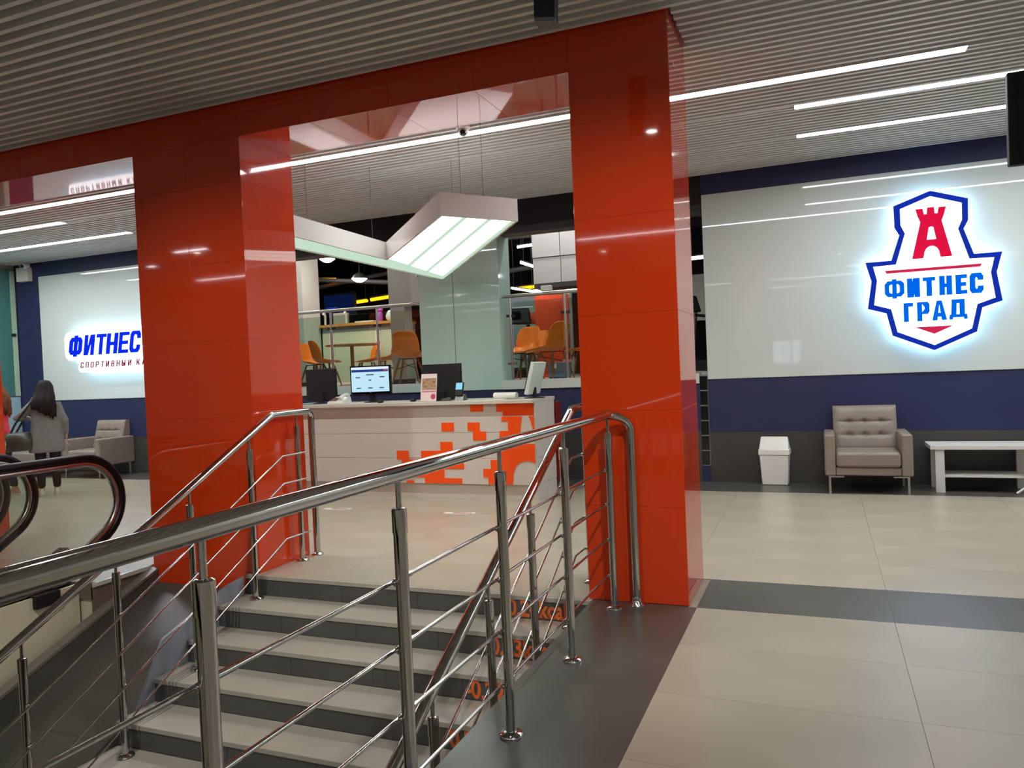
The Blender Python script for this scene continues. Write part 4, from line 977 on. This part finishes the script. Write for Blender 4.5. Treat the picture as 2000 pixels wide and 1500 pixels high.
glass_rail(-3.84, -1.42, [-3.74, -2.99, -2.2], 'glass railing right of the mint column', [(-3.70, -3.03), (-2.95, -2.24), (-2.16, -1.45)])
tag(obj('wall_lamp_box', MB().box(-3.30, -3.16, YW+0.02, YW+0.10, 2.405, 2.475), M_PLASTIC, bevel=0.012), 'small white box fitting on the right glass railing handrail', 'box')

# bar counter
br = thing('bar_counter', (-8.6, 13.2, ZM), 'curved cream bar counter with a wooden top in the gym', 'counter')
def arcband(r0, r1, z0, z1, m, name):
    cx, cy = -8.60, 17.2; mb = MB(); nn = 14; a0, a1 = -0.20, 0.27
    ring0 = []
    for i in range(nn):
        p = a0+(a1-a0)*i/nn; q = a0+(a1-a0)*(i+1)/nn
        f = lambda r, t: (cx+r*math.sin(t), cy-r*math.cos(t))
        A, B, C, D = f(r1, p), f(r1, q), f(r0, q), f(r0, p)
        mb.hexa([(*A, z0), (*B, z0), (*C, z0), (*D, z0), (*A, z1), (*B, z1), (*C, z1), (*D, z1)])
    obj(name, mb, m, br)
arcband(3.6, 4.2, ZM+0.0, 2.30, mat('bar_cream', (226, 220, 194), 0.4, mottle=0.03), 'front_panel')
arcband(3.6, 4.19, 2.30, 2.42, mat('bar_shade_grey', (150, 158, 160), 0.4, mottle=0.03), 'shadow_band')  # grey colour stands for the shade under the wooden top
arcband(3.5, 4.28, 2.42, 2.47, M_WOODTOP, 'countertop')
def bar_item(name, label, cat, mb, m, **k): return tag(obj(name, mb, m, **k), label, cat)
bar_item('purple_bottle', 'purple shaker bottle on the bar counter', 'bottle', MB().lathe([(0.05, 0), (0.055, 0.10), (0.05, 0.16), (0.028, 0.19), (0.06, 0.22), (0.055, 0.26), (0.02, 0.28)], (-8.07, 13.12, 2.47), 14), mat('purple_plastic', (178, 70, 178), 0.4, mottle=0.05), smooth=True)
bar_item('white_pot', 'white round pot on the bar counter, right of the purple bottle', 'pot', MB().lathe([(0.05, 0), (0.085, 0.05), (0.09, 0.11), (0.06, 0.18), (0.03, 0.21)], (-7.86, 13.15, 2.47), 14), M_PLASTIC, smooth=True)
bar_item('menu_papers', 'white papers lying on the bar counter, left of the purple bottle', 'papers', MB().box(-8.62, -8.20, 13.05, 13.25, 2.47, 2.505), M_PLASTIC)
bar_item('grey_dispenser', 'grey box behind the left end of the bar counter', 'dispenser', MB().box(-9.28, -8.98, 13.25, 13.4, 2.47, 2.72), M_GREYW, bevel=0.01)
bar_item('tap_handle', 'white tap on the bar counter beside the grey box', 'tap', MB().tube([(-8.92, 13.2, 2.47), (-8.92, 13.2, 2.66), (-8.90, 13.14, 2.72), (-8.88, 13.08, 2.69)], 0.022, 10), M_PLASTIC, smooth=True)
bar_item('tap_handle', 'white tap near the left end of the bar counter', 'tap', MB().tube([(-9.36, 13.1, 2.47), (-9.36, 13.1, 2.66), (-9.34, 13.04, 2.72), (-9.32, 12.98, 2.69)], 0.022, 10), M_PLASTIC, smooth=True)
# cafe table
ctb = thing('cafe_table', (-7.95, 11.9, ZM), 'round wooden-edged cafe table among the left orange chairs', 'table')
obj('tabletop', MB().lathe([(0.01, -0.028), (0.47, -0.028), (0.48, -0.014), (0.47, 0.0), (0.01, 0.0)], (-7.95, 11.9, ZM+0.75), 28), M_WOOD, ctb, smooth=False)
obj('pedestal', MB().lathe([(0.035, 0.0), (0.032, 0.72)], (-7.95, 11.9, ZM), 14), M_WOOD, ctb, smooth=True)
obj('foot', MB().lathe([(0.25, 0.0), (0.25, 0.012), (0.05, 0.03), (0.001, 0.03)], (-7.95, 11.9, ZM), 20), M_STEEL, ctb)
# orange shell chairs
def shell_chair(label):
    t = thing('shell_chair', (0, 0, 0), label, 'chair', 'orange shell chairs of the gym cafe')
    prof = [(0.235, 0.425, 0.20, 0.0), (0.22, 0.44, 0.215, 0.005), (0.12, 0.432, 0.228, 0.02), (0.0, 0.42, 0.235, 0.035), (-0.10, 0.425, 0.232, 0.045), (-0.165, 0.455, 0.225, 0.055),
            (-0.205, 0.51, 0.215, 0.055), (-0.228, 0.58, 0.215, 0.05), (-0.245, 0.66, 0.215, 0.045), (-0.262, 0.74, 0.205, 0.035), (-0.276, 0.80, 0.175, 0.025), (-0.282, 0.825, 0.12, 0.015)]
    nu = 10; mb = MB()
    for k, (f, z, hw, cup) in enumerate(prof):
        nf = min(1.0, max(0.0, (z-0.43)/0.12)) if f < -0.05 else 0.0
        for i in range(nu+1):
            u = -1+2*i/nu; e = abs(u)**2.4
            mb.v.append((u*hw, f+e*cup*2.0*nf, z+e*cup*1.6*(1-nf)))
    for k in range(len(prof)-1):
        for i in range(nu):
            a = k*(nu+1)+i; mb.f.append((a, a+1, a+nu+2, a+nu+1))
    s = obj('shell', mb, M_SHELL, t, smooth=True, recalc=True)
    m = s.modifiers.new('solidify', 'SOLIDIFY'); m.thickness = 0.010; m.offset = 0
    sb = s.modifiers.new('subsurf', 'SUBSURF'); sb.levels = 1; sb.render_levels = 1
    for sx in (-1, 1):
        for sy in (-1, 1):
            obj('leg', MB().tube([(sx*0.11, sy*0.11-0.01, 0.415), (sx*0.155, sy*0.155-0.01, 0.25), (sx*0.225, sy*0.215-0.01, 0.0)], [0.015, 0.019, 0.011], 10), M_LEGWOOD, t, smooth=True)
    b = MB()
    for a, c in (((-0.15, -0.16), (0.15, 0.14)), ((0.15, -0.16), (-0.15, 0.14))): b.tube([(a[0], a[1], 0.25), (c[0], c[1], 0.35)], 0.006, 6)
    b.tube([(-0.11, -0.12, 0.405), (0.11, -0.12, 0.405)], 0.007, 6); b.tube([(-0.11, 0.10, 0.405), (0.11, 0.10, 0.405)], 0.007, 6)
    obj('brace', b, M_BLACK, t)
    return t
ch0 = shell_chair('orange shell chair at the far left of the cafe, turned to the right')
GC = 'orange shell chairs of the gym cafe'
# (x, y, rotation of the facing direction (+y local), label)
chairs = [(-8.22, 11.45, -0.62, 'orange shell chair left of the cafe table, seen from behind and the side'),
          (-8.80, 11.95, -1.9, 'orange shell chair at the left edge of the opening, mostly hidden by its neighbour'),
          (-8.12, 12.62, 2.35, 'orange shell chair behind the cafe table, seat facing the desk'),
          (-7.02, 11.62, 1.75, 'orange shell chair turned left, partly hidden by the grey column'),
          (-5.98, 10.5, 0.25, 'darker orange shell chair with its back to the desk, between grey and mint columns'),
          (-4.24, 10.95, 2.9, 'orange shell chair touching the right side of the mint column'),
          (-3.62, 10.50, 1.15, 'orange shell chair right of the mint column, seen from its side'),
          (-4.60, 12.35, 2.6, 'orange shell chair far back before the orange column'),
          (-3.62, 12.0, 1.6, 'orange shell chair right of the orange column, turned left'),
          (-3.62, 12.9, 2.9, 'orange shell chair at the right portal column, behind the railing glass')]
for i, (x, y, a, lb_) in enumerate(chairs):
    o = ch0 if i == 0 else copy_tree(ch0)
    put(o, (x, y, ZM), a, lb_, GC)

# gym lights and far things
def pendant(x, y, z, label):
    t = thing('pendant_lamp', (x, y, z), label, 'pendant lamp', 'round pendant lamps of the gym')
    obj('shade', MB().lathe([(0.03, 0.14), (0.10, 0.10), (0.16, 0.02), (0.155, 0.02), (0.09, 0.09), (0.03, 0.12)], (x, y, z), 20), M_STEEL, t, smooth=True)
    obj('bulb', MB().lathe([(0.001, -0.045), (0.06, -0.035), (0.12, 0.0), (0.145, 0.025), (0.001, 0.03)], (x, y, z), 20), emit('pendant_glow', (255, 252, 246), 30), t, smooth=True)
    obj('cord', MB().tube([(x, y, z+0.13), (x, y, 4.9)], 0.006, 6), M_BLACK, t)
pendant(-8.82, 12.5, 3.68, 'pendant lamp left, close under the white light box')
pendant(-8.11, 12.5, 3.24, 'pendant lamp right of the other, above the bar counter')
def tube_light(a, b, r, label, m, cat='tube light', group='LED tubes of the gym'):
    t = thing('tube_light', a, label, cat, group)
    d = (Vector(b)-Vector(a)).normalized()
    obj('tube', MB().tube([a, b], r, 10), m, t, smooth=True)
    u = Vector((0, 0, r*1.1))
    obj('backing', MB().tube([Vector(a)+u, Vector(b)+u], r*0.7, 8), M_GYMDARK, t)
    for q in (0.1, 0.9):
        p = Vector(a).lerp(Vector(b), q); obj('hanger', MB().tube([(p.x, p.y, p.z+r), (p.x, p.y, 4.9)], 0.004, 6), M_GYMDARK, t)
M_TUBE = emit('gym_tube', (248, 252, 255), 14); M_AMB = emit('amber_tube', (255, 150, 10), 3.2)
tube_light((-5.05, 13, 3.63), (-4.35, 13, 3.66), 0.024, 'white LED tube left of the bulkhead panels, nearly level', M_TUBE)
tube_light((-5.0, 13, 3.35), (-4.4, 13, 3.12), 0.026, 'white LED tube left of the bulkhead panels, sloping down', M_TUBE)
tube_light((-5.2, 13, 2.90), (-4.75, 13, 2.80), 0.02, 'thin LED tube just over the right railing, left piece', M_TUBE)
tube_light((-4.75, 12.9, 2.80), (-3.2, 12.9, 3.0), 0.02, 'thin LED tube running over the orange column', M_TUBE)
tube_light((-4.2, 13.2, 2.82), (-3.2, 13.6, 2.66), 0.02, 'thin LED tube right of the orange column', M_TUBE)
tube_light((-1.95, 12.5, 3.9), (-1.3, 12.5, 3.93), 0.03, 'LED tube seen in the gap right of the portal, upper', M_TUBE)
tube_light((-2.1, 13.5, 3.2), (-1.3, 13.5, 3.22), 0.03, 'LED tube seen in the gap right of the portal, lower', M_TUBE)
tube_light((-10.80, 15, 3.70), (-10.38, 15, 3.66), 0.045, 'amber light strip beside the white column', M_AMB, 'light strip', 'amber light strips of the gym')
tube_light((-9.95, 15, 3.10), (-9.55, 15, 3.12), 0.04, 'short amber light strip over the bar', M_AMB, 'light strip', 'amber light strips of the gym')
tube_light((-9.45, 15, 3.13), (-8.4, 15, 3.20), 0.04, 'long amber light strip over the bar', M_AMB, 'light strip', 'amber light strips of the gym')
tube_light((-5.9, 15, 3.10), (-4.6, 15, 3.14), 0.035, 'amber light strip left of the orange column', M_AMB, 'light strip', 'amber light strips of the gym')
# unseen fill tubes added above the cafe to light chairs and bar
for i, (x0, x1, yy) in enumerate(((-9.5, -6.5, 10.2), (-9.5, -6.5, 11.4), (-5.0, -2.0, 10.2), (-5.0, -2.0, 11.6))):
    tube_light((x0, yy, 4.55), (x1, yy, 4.55), 0.035, ['front', 'rear', 'front', 'rear'][i]+' fill tube added high over the '+('left' if x0 < -6 else 'right')+' cafe chairs', emit('cafe_fill_tube', (255, 250, 240), 75))
# wall screen
gt = thing('wall_screen', (-10.05, 14.5, 2.9), 'dark blue wall screen behind the bar', 'television')
obj('casing', MB().box(-10.40, -9.55, 14.5, 14.56, 2.78, 3.28), M_BLACK, gt)
obj('picture', MB().box(-10.36, -9.59, 14.495, 14.50, 2.82, 3.24), emit('screen_dark_blue', (12, 26, 64), 0.8), gt)
obj('caption', MB().box(-9.83, -9.66, 14.49, 14.495, 2.88, 2.93), emit('screen_yellow', (190, 190, 90), 0.8), gt)
obj('caption', MB().box(-10.30, -10.02, 14.49, 14.495, 2.95, 2.97), emit('screen_blue_line', (40, 70, 190), 0.8), gt)
obj('caption', MB().box(-10.30, -10.02, 14.49, 14.495, 2.87, 2.89), emit('screen_blue_line', (40, 70, 190), 0.8), gt)
# bins and exercise machines
bb = thing('storage_crate', (-3.66, 10.95, ZM), 'blue grey crate on the gym floor behind the right railing', 'crate')
obj('body', MB().box(-3.86, -3.58, 11.0, 11.3, ZM+0.02, ZM+0.25), mat('blue_grey_plastic', (92, 122, 146), 0.5, mottle=0.06), bb, bevel=0.01)
obj('label_card', MB().box(-3.78, -3.72, 10.995, 11.0, ZM+0.16, ZM+0.23), M_PLASTIC, bb)
obj('foot', MB().box(-3.85, -3.59, 11.02, 11.28, ZM, ZM+0.02), M_BLACK, bb)
gb = thing('storage_crate', (-3.2, 11.5, ZM), 'dark grey crate right of the blue crate behind the railing', 'crate')
obj('body', MB().box(-3.40, -3.02, 11.35, 11.7, ZM+0.02, ZM+0.27), mat('olive_grey_plastic', (96, 98, 90), 0.5, mottle=0.1), gb, bevel=0.01)
obj('foot', MB().box(-3.38, -3.04, 11.38, 11.68, ZM, ZM+0.02), M_BLACK, gb)
def treadmill(label):
    t = thing('treadmill', (0, 0, 0), label, 'treadmill', 'exercise machines of the gym')
    obj('deck', MB().box(-0.35, 0.35, -0.9, 0.9, 0.0, 0.18), M_BLACK, t, bevel=0.03)
    obj('belt', MB().box(-0.24, 0.24, -0.85, 0.8, 0.18, 0.19), mat('belt_black', (30, 30, 32), 0.7, mottle=0.1), t)
    for s in (-1, 1):
        obj('upright', MB().tube([(s*0.33, 0.8, 0.1), (s*0.33, 0.62, 1.2)], 0.04, 10), M_STEEL, t, smooth=True)
        obj('handle', MB().tube([(s*0.33, 0.62, 1.05), (s*0.33, 0.1, 0.98), (s*0.33, 0.0, 0.92)], 0.028, 10), M_BLACK, t, smooth=True)
    c = obj('console', MB().hexa([(-0.4, 0.5, 1.10), (0.4, 0.5, 1.10), (0.4, 0.72, 1.10), (-0.4, 0.72, 1.10), (-0.36, 0.6, 1.42), (0.36, 0.6, 1.42), (0.36, 0.74, 1.42), (-0.36, 0.74, 1.42)]), M_BLACK, t, bevel=0.03)
    obj('display', MB().hexa([(-0.2, 0.512, 1.18), (0.2, 0.512, 1.18), (0.2, 0.53, 1.18), (-0.2, 0.53, 1.18), (-0.18, 0.58, 1.36), (0.18, 0.58, 1.36), (0.18, 0.6, 1.36), (-0.18, 0.6, 1.36)]), M_BLACKGLOSS, c)
    return t
tm = treadmill('exercise machine between mint column and orange column'); put(tm, (-5.75, 14.2, ZM), 0.3)
put(copy_tree(tm), (-2.05, 14.2, ZM), 0.7, 'exercise machine visible through the narrow gap right of the portal')
put(copy_tree(tm), (-3.7, 15.2, ZM), 0.3, 'exercise machine far back at the right portal column')
ob_ = thing('orange_block', (-5.75, 15.3, 2.3), 'small orange advertising board over the exercise machine', 'board')
obj('panel', MB().box(-6.05, -5.55, 15.3, 15.34, 2.36, 2.60), mat('orange_paint', (216, 70, 30), 0.5), ob_)
obj('post', MB().tube([(-5.8, 15.32, ZM), (-5.8, 15.32, 2.38)], 0.02, 8), M_STEEL, ob_)
wg = thing('mirror_wall', (-5.3, 16.0, ZM), 'pale blue wall panel behind the exercise machines', 'wall panel')
obj('panel', MB().box(-6.6, -5.0, 16.0, 16.05, ZM, 3.1), mat('pale_blue_panel', (150, 170, 182), 0.4, mottle=0.05), wg)
wg2 = thing('mirror_wall', (-2.5, 17.0, ZM), 'pale lit wall panel seen in the gap right of the portal', 'wall panel')
obj('panel', MB().box(-3.2, -1.6, 17.0, 17.05, 2.3, 3.3), M_WALL, wg2)

# ------------------------------------------------------------------ people
def skin_mesh(nodes, edges, lv=1):
    """one continuous surface grown over a skeleton; nodes: name -> (co, radius)"""
    names = list(nodes); idx = {k: i for i, k in enumerate(names)}
    me = bpy.data.meshes.new('body'); me.from_pydata([nodes[k][0] for k in names], [(idx[a], idx[b]) for a, b in edges], [])
    o = bpy.data.objects.new('tmp_body', me); COL.objects.link(o)
    m = o.modifiers.new('skin', 'SKIN'); m.use_smooth_shade = True
    for i, k in enumerate(names):
        r = nodes[k][1]; r = r if isinstance(r, tuple) else (r, r)
        me.skin_vertices[0].data[i].radius = r
        me.skin_vertices[0].data[i].use_root = (i == 0)
    s = o.modifiers.new('sub', 'SUBSURF'); s.levels = lv; s.render_levels = lv
    dg_ = bpy.context.evaluated_depsgraph_get(); dg_.update()
    out = bpy.data.meshes.new_from_object(o.evaluated_get(dg_))
    bpy.data.objects.remove(o); return out
def add_mesh(name, me, m, parent, extra=None):
    if extra is not None:
        bm = bmesh.new(); bm.from_mesh(me)
        em_ = bpy.data.meshes.new('x'); em_.from_pydata(extra.v, [], extra.f); bm.from_mesh(em_); bpy.data.meshes.remove(em_)
        bmesh.ops.recalc_face_normals(bm, faces=bm.faces); bm.to_mesh(me); bm.free()
    me.name = name; me.materials.clear(); me.materials.append(m)
    me.polygons.foreach_set('use_smooth', [True]*len(me.polygons))
    o = bpy.data.objects.new(name, me); COL.objects.link(o); o.parent = parent; return o
def finger_tubes(hand, dirv, side, thumb):
    """four unequal curled fingers and a thumb; hand = palm centre, dirv = pointing direction, side = across the palm"""
    mb = MB(); d = Vector(dirv).normalized(); s = Vector(side).normalized(); nrm = d.cross(s)
    for i, L in enumerate((0.062, 0.070, 0.066, 0.052)):
        b = Vector(hand)+d*0.035+s*(0.026-0.0175*i)
        p = [b, b+d*L*0.45, b+d*L*0.8+nrm*L*0.22, b+d*L*0.98+nrm*L*0.5]
        mb.tube(p, [0.0085, 0.008, 0.007, 0.0055], 8)
    b = Vector(hand)-d*0.01+s*thumb*0.03
    mb.tube([b, b+d*0.02+s*thumb*0.022, b+d*0.045+s*thumb*0.030+nrm*0.01], [0.011, 0.0095, 0.0075], 8)
    return mb
def person(label, loc, rz, mats, arms, lean=0.0, bow=0.05, coat=True, hair_len=0.42, legs=None, sc=1.0):
    t = thing('person', (0, 0, 0), label, 'person')
    legs = legs or {'l': ((-0.085, 0.0, 0.43), (-0.09, -0.01, 0.075)), 'r': ((0.085, 0.01, 0.43), (0.09, 0.0, 0.075))}
    L = lean
    N = {'pelvis': ((0, 0.01, 0.82), (0.115, 0.085)), 'waist': ((L*0.3, 0.0, 0.95), (0.115, 0.085)), 'chest': ((L*0.7, 0.0, 1.12), (0.135, 0.095)),
         'upchest': ((L*0.9, 0.0, 1.21), (0.115, 0.08)), 'neck': ((L, 0.01, 1.285), 0.048), 'neck2': ((L, 0.02+bow*0.4, 1.335), 0.046),
         'head': ((L, 0.03+bow, 1.415), (0.076, 0.088)), 'crown': ((L, 0.02+bow, 1.475), (0.066, 0.074))}
    Ed = [('pelvis', 'waist'), ('waist', 'chest'), ('chest', 'upchest'), ('upchest', 'neck'), ('neck', 'neck2'), ('neck2', 'head'), ('head', 'crown')]
    extra = MB()
    for sd_, sx in (('l', -1), ('r', 1)):
        kn, an = legs[sd_]
        N['hip'+sd_] = ((sx*0.080, 0.01, 0.72), 0.078); N['knee'+sd_] = (kn, 0.06); N['ankle'+sd_] = (an, 0.04)
        N['toe'+sd_] = ((an[0], an[1]+0.10, 0.03), 0.028)
        Ed += [('pelvis', 'hip'+sd_), ('hip'+sd_, 'knee'+sd_), ('knee'+sd_, 'ankle'+sd_), ('ankle'+sd_, 'toe'+sd_)]
        el, wr, hd = arms[sd_]
        N['shoulder'+sd_] = ((L+sx*0.142, 0, 1.212), 0.036); N['elbow'+sd_] = (el, 0.037); N['wrist'+sd_] = (wr, 0.026); N['palm'+sd_] = (hd, (0.034, 0.018))
        Ed += [('upchest', 'shoulder'+sd_), ('shoulder'+sd_, 'elbow'+sd_), ('elbow'+sd_, 'wrist'+sd_), ('wrist'+sd_, 'palm'+sd_)]
        dv = Vector(hd)-Vector(wr); sv = dv.cross(Vector((0, 0, 1))) if abs(dv.normalized().z) < 0.9 else Vector((0, 1, 0))
        f = finger_tubes(hd, dv, sv, sx); extra.add(f.v, f.f)
    hy = 0.03+bow
    extra.tube([(L, hy+0.085, 1.43), (L, hy+0.108, 1.405), (L, hy+0.09, 1.395)], [0.008, 0.014, 0.010], 8)   # nose
    for sx in (-1, 1): extra.ball((L+sx*0.083, hy-0.005, 1.415), 0.026, 8, 6, (0.4, 0.8, 1.2))            # ears
    body = add_mesh('body', skin_mesh(N, Ed), mats['skin'], t, extra)
    for sx in (-1, 1): obj('eye', MB().ball((L+sx*0.032, hy+0.080, 1.428), 0.012, 10, 6), M_PLASTIC, t, smooth=True)
    obj('mouth', MB().ball((L, hy+0.083, 1.365), 0.02, 10, 6, (1, 0.35, 0.35)), mat('lips', (170, 90, 84), 0.5), t, smooth=True)
    # trousers: one surface over both legs
    TN = {'p': ((0, 0.01, 0.80), (0.118, 0.088))}; TE = []
    for sd_, sx in (('l', -1), ('r', 1)):
        kn, an = legs[sd_]
        TN['h'+sd_] = ((sx*0.082, 0.01, 0.70), 0.086); TN['t'+sd_] = ((kn[0], kn[1]*0.6, 0.57), 0.078); TN['k'+sd_] = (kn, 0.062); TN['c'+sd_] = (((kn[0]+an[0])/2, (kn[1]+an[1])/2-0.01, 0.26), 0.057); TN['a'+sd_] = ((an[0], an[1], 0.085), 0.050)
        TE += [('p', 'h'+sd_), ('h'+sd_, 't'+sd_), ('t'+sd_, 'k'+sd_), ('k'+sd_, 'c'+sd_), ('c'+sd_, 'a'+sd_)]
    add_mesh('trousers', skin_mesh(TN, TE), mats['trousers'], t)
    for sd_ in 'lr':
        an = legs[sd_][1]
        s_ = MB().loft([ell(an[0], an[1]+0.035, 0.0, 0.044, 0.118, 14), ell(an[0], an[1]+0.035, 0.022, 0.047, 0.122, 14), ell(an[0], an[1]+0.028, 0.045, 0.044, 0.105, 14), ell(an[0], an[1]+0.01, 0.07, 0.04, 0.07, 14), ell(an[0], an[1]-0.005, 0.095, 0.036, 0.046, 14)])
        sh_ = obj('shoe', s_, mats['shoe'], t, smooth=True)
        obj('sole', MB().loft([ell(an[0], an[1]+0.035, 0.0, 0.047, 0.122, 14), ell(an[0], an[1]+0.035, 0.018, 0.050, 0.126, 14)]), M_PLASTIC, sh_)
    # upper garment: torso and sleeves grown as one surface
    if coat:
        tor = [(0.58, 0.215, 0.15, 0), (0.60, 0.22, 0.155, 0), (0.70, 0.21, 0.15, 0), (0.84, 0.19, 0.14, 0), (0.98, 0.175, 0.125, 0), (1.12, 0.168, 0.115, 0), (1.20, 0.160, 0.10, 0), (1.25, 0.125, 0.085, 0), (1.295, 0.068, 0.064, 0.01), (1.31, 0.055, 0.056, 0.01)]
    else:
        tor = [(0.80, 0.155, 0.115, 0), (0.84, 0.152, 0.115, 0), (0.95, 0.135, 0.105, 0), (1.08, 0.152, 0.112, 0), (1.17, 0.158, 0.105, 0), (1.235, 0.125, 0.082, 0), (1.275, 0.07, 0.062, 0.01), (1.285, 0.06, 0.056, 0.01)]
    rings = []
    for z, rx, ry, oy in tor:
        lx = L*min(1, max(0, (z-0.8)/0.45))
        rings.append([(lx+rx*math.cos(a)*(1+0.02*math.sin(7*a)*(z < 0.9)), oy+ry*math.sin(a)*(1+0.05*math.sin(5*a+z*9)*(z < 0.95)), z) for a in [2*PI*j/24 for j in range(24)]])
    gm = MB().loft(rings)
    for sd_, sx in (('l', -1), ('r', 1)):
        el, wr, hd = arms[sd_]; shp = (L+sx*0.11, 0, 1.232)
        k = 1.0 if coat else 0.9
        el2 = Vector(el); wr2 = Vector(wr); s0 = Vector(shp)
        if coat: gm.tube([s0, s0.lerp(el2, 0.45), el2, el2.lerp(wr2, 0.5), el2.lerp(wr2, 0.92)], [0.076, 0.060, 0.052, 0.046, 0.040], 14)
        else: gm.tube([s0, s0.lerp(el2, 0.4), s0.lerp(el2, 0.55)], [0.078, 0.064, 0.058], 14)
    gme = bpy.data.meshes.new('garment'); gme.from_pydata(gm.v, [], gm.f)
    go = bpy.data.objects.new('tmp_g', gme); COL.objects.link(go)
    rm = go.modifiers.new('r', 'REMESH'); rm.mode = 'VOXEL'; rm.voxel_size = 0.014
    smm = go.modifiers.new('s', 'SMOOTH'); smm.iterations = 4; smm.factor = 0.5
    dg_ = bpy.context.evaluated_depsgraph_get(); dg_.update()
    g2 = bpy.data.meshes.new_from_object(go.evaluated_get(dg_)); bpy.data.objects.remove(go)
    add_mesh('cardigan' if coat else 'shirt', g2, mats['top'], t)
    # hair: cap over the skull and a long fall down the back
    hr = MB(); zt_ = 1.545
    prof_h = [(1.548, 0.02, 0.02, -0.005), (1.54, 0.055, 0.06, -0.005), (1.51, 0.083, 0.092, -0.01), (1.46, 0.098, 0.102, -0.02), (1.40, 0.106, 0.098, -0.035), (1.34, 0.118, 0.085, -0.06),
              (1.27, 0.132, 0.07, -0.085), (1.20, 0.140, 0.055, -0.108), (1.13, 0.132, 0.045, -0.122), (1.548-hair_len+0.02, 0.112, 0.036, -0.128), (1.548-hair_len-0.03, 0.075, 0.022, -0.126)]
    rings = []
    for k, (z, rx, ry, oy) in enumerate(prof_h):
        rr = []
        fall = max(0.0, (1.34-z)/0.25)
        for j in range(56):
            a = 2*PI*j/56; wv = 1+0.06*math.sin(9*a+k*0.8)*(k > 2)+0.045*math.sin(19*a-k*1.3)*(k > 3)+0.03*math.sin(27*a+k*2.1)*(k > 4)
            py = ry*math.sin(a)*wv
            yy = hy*max(0, min(1, (z-1.28)/0.16))+oy*(1 if coat else 0.95)+py
            if 1.30 < z < 1.50 and math.sin(a) > 0.55: yy = min(yy, hy+0.03)          # hairline: the face stays free
            rag = (0.022*math.sin(7*a+1.0)+0.018*math.sin(13*a)+0.05*math.cos(a)) if k > 7 else 0
            rr.append((L+rx*math.cos(a)*wv+0.035*fall*math.sin(z*14), yy, z-rag))
        rings.append(rr)
    obj('hair', hr.loft(rings), mats['hair'], t, smooth=True)
    put(t, loc, rz); t.scale = (sc, sc, sc)
    return t
w1 = person('woman in a long grey cardigan with dark hair, seen from behind', (0, 0, 0), 0,
            {'skin': M_SKIN, 'trousers': M_TROUS, 'shoe': M_SHOE, 'top': M_CARD, 'hair': M_HAIRD},
            {'l': ((-0.335, 0.05, 1.055), (-0.20, 0.24, 1.03), (-0.15, 0.29, 1.04)), 'r': ((0.215, -0.01, 0.985), (0.22, 0.07, 0.80), (0.22, 0.085, 0.745))}, bow=0.06)
put(w1, (-9.68, 7.17, 0), 0.88)
# shoulder bag, held at her left hip
bgt = thing('shoulder_bag', (0, 0, 0), 'dark olive shoulder bag hanging at the left hip of the woman in grey', 'bag')
obj('body', MB().loft([ell(-0.33, -0.05, 0.62, 0.14, 0.05, 18), ell(-0.33, -0.05, 0.63, 0.185, 0.078, 18), ell(-0.33, -0.05, 0.70, 0.205, 0.095, 18), ell(-0.32, -0.05, 0.79, 0.175, 0.078, 18), ell(-0.31, -0.05, 0.86, 0.13, 0.045, 18), ell(-0.30, -0.05, 0.87, 0.10, 0.028, 18)]), M_BAG, bgt, smooth=True)
obj('strap', MB().tube([(-0.42, -0.05, 0.82), (-0.345, -0.085, 0.98), (-0.235, -0.135, 1.14), (-0.165, -0.105, 1.25), (-0.14, -0.005, 1.312), (-0.165, 0.10, 1.22), (-0.25, 0.13, 1.05), (-0.36, 0.02, 0.84)], 0.013, 8), M_BLACK, bgt, smooth=True)
obj('side_pocket', MB().ball((-0.49, -0.08, 0.71), 0.075, 14, 8, (0.8, 0.7, 1.2)), mat('bag_maroon_pattern', (92, 40, 38), 0.4, mottle=0.7, scale=22, mix=(190, 180, 165)), bgt, smooth=True)
obj('buckle', MB().ball((-0.41, -0.075, 0.83), 0.02, 10, 6, (1, 0.6, 1)), M_STEEL, bgt, smooth=True)
put(bgt, (-9.68, 7.17, 0), 0.88)
w2 = person('woman in a pink top with long brown hair at the left picture edge', (0, 0, 0), 0,
            {'skin': M_SKIN, 'trousers': M_TROUS, 'shoe': mat('pinkish_sneaker', (196, 140, 120), 0.6, mottle=0.2, scale=18), 'top': M_PINK, 'hair': M_HAIRB},
            {'l': ((-0.24, 0.03, 1.0), (-0.20, 0.2, 0.95), (-0.17, 0.25, 0.96)), 'r': ((0.205, 0.08, 1.01), (0.13, 0.22, 1.03), (0.09, 0.26, 1.05))}, bow=0.04, coat=False, hair_len=0.44,
            legs={'l': ((-0.09, 0.02, 0.43), (-0.10, 0.0, 0.075)), 'r': ((0.11, 0.04, 0.43), (0.17, -0.03, 0.075))}, sc=1.06)
put(w2, (-10.37, 6.97, 0), 1.5)
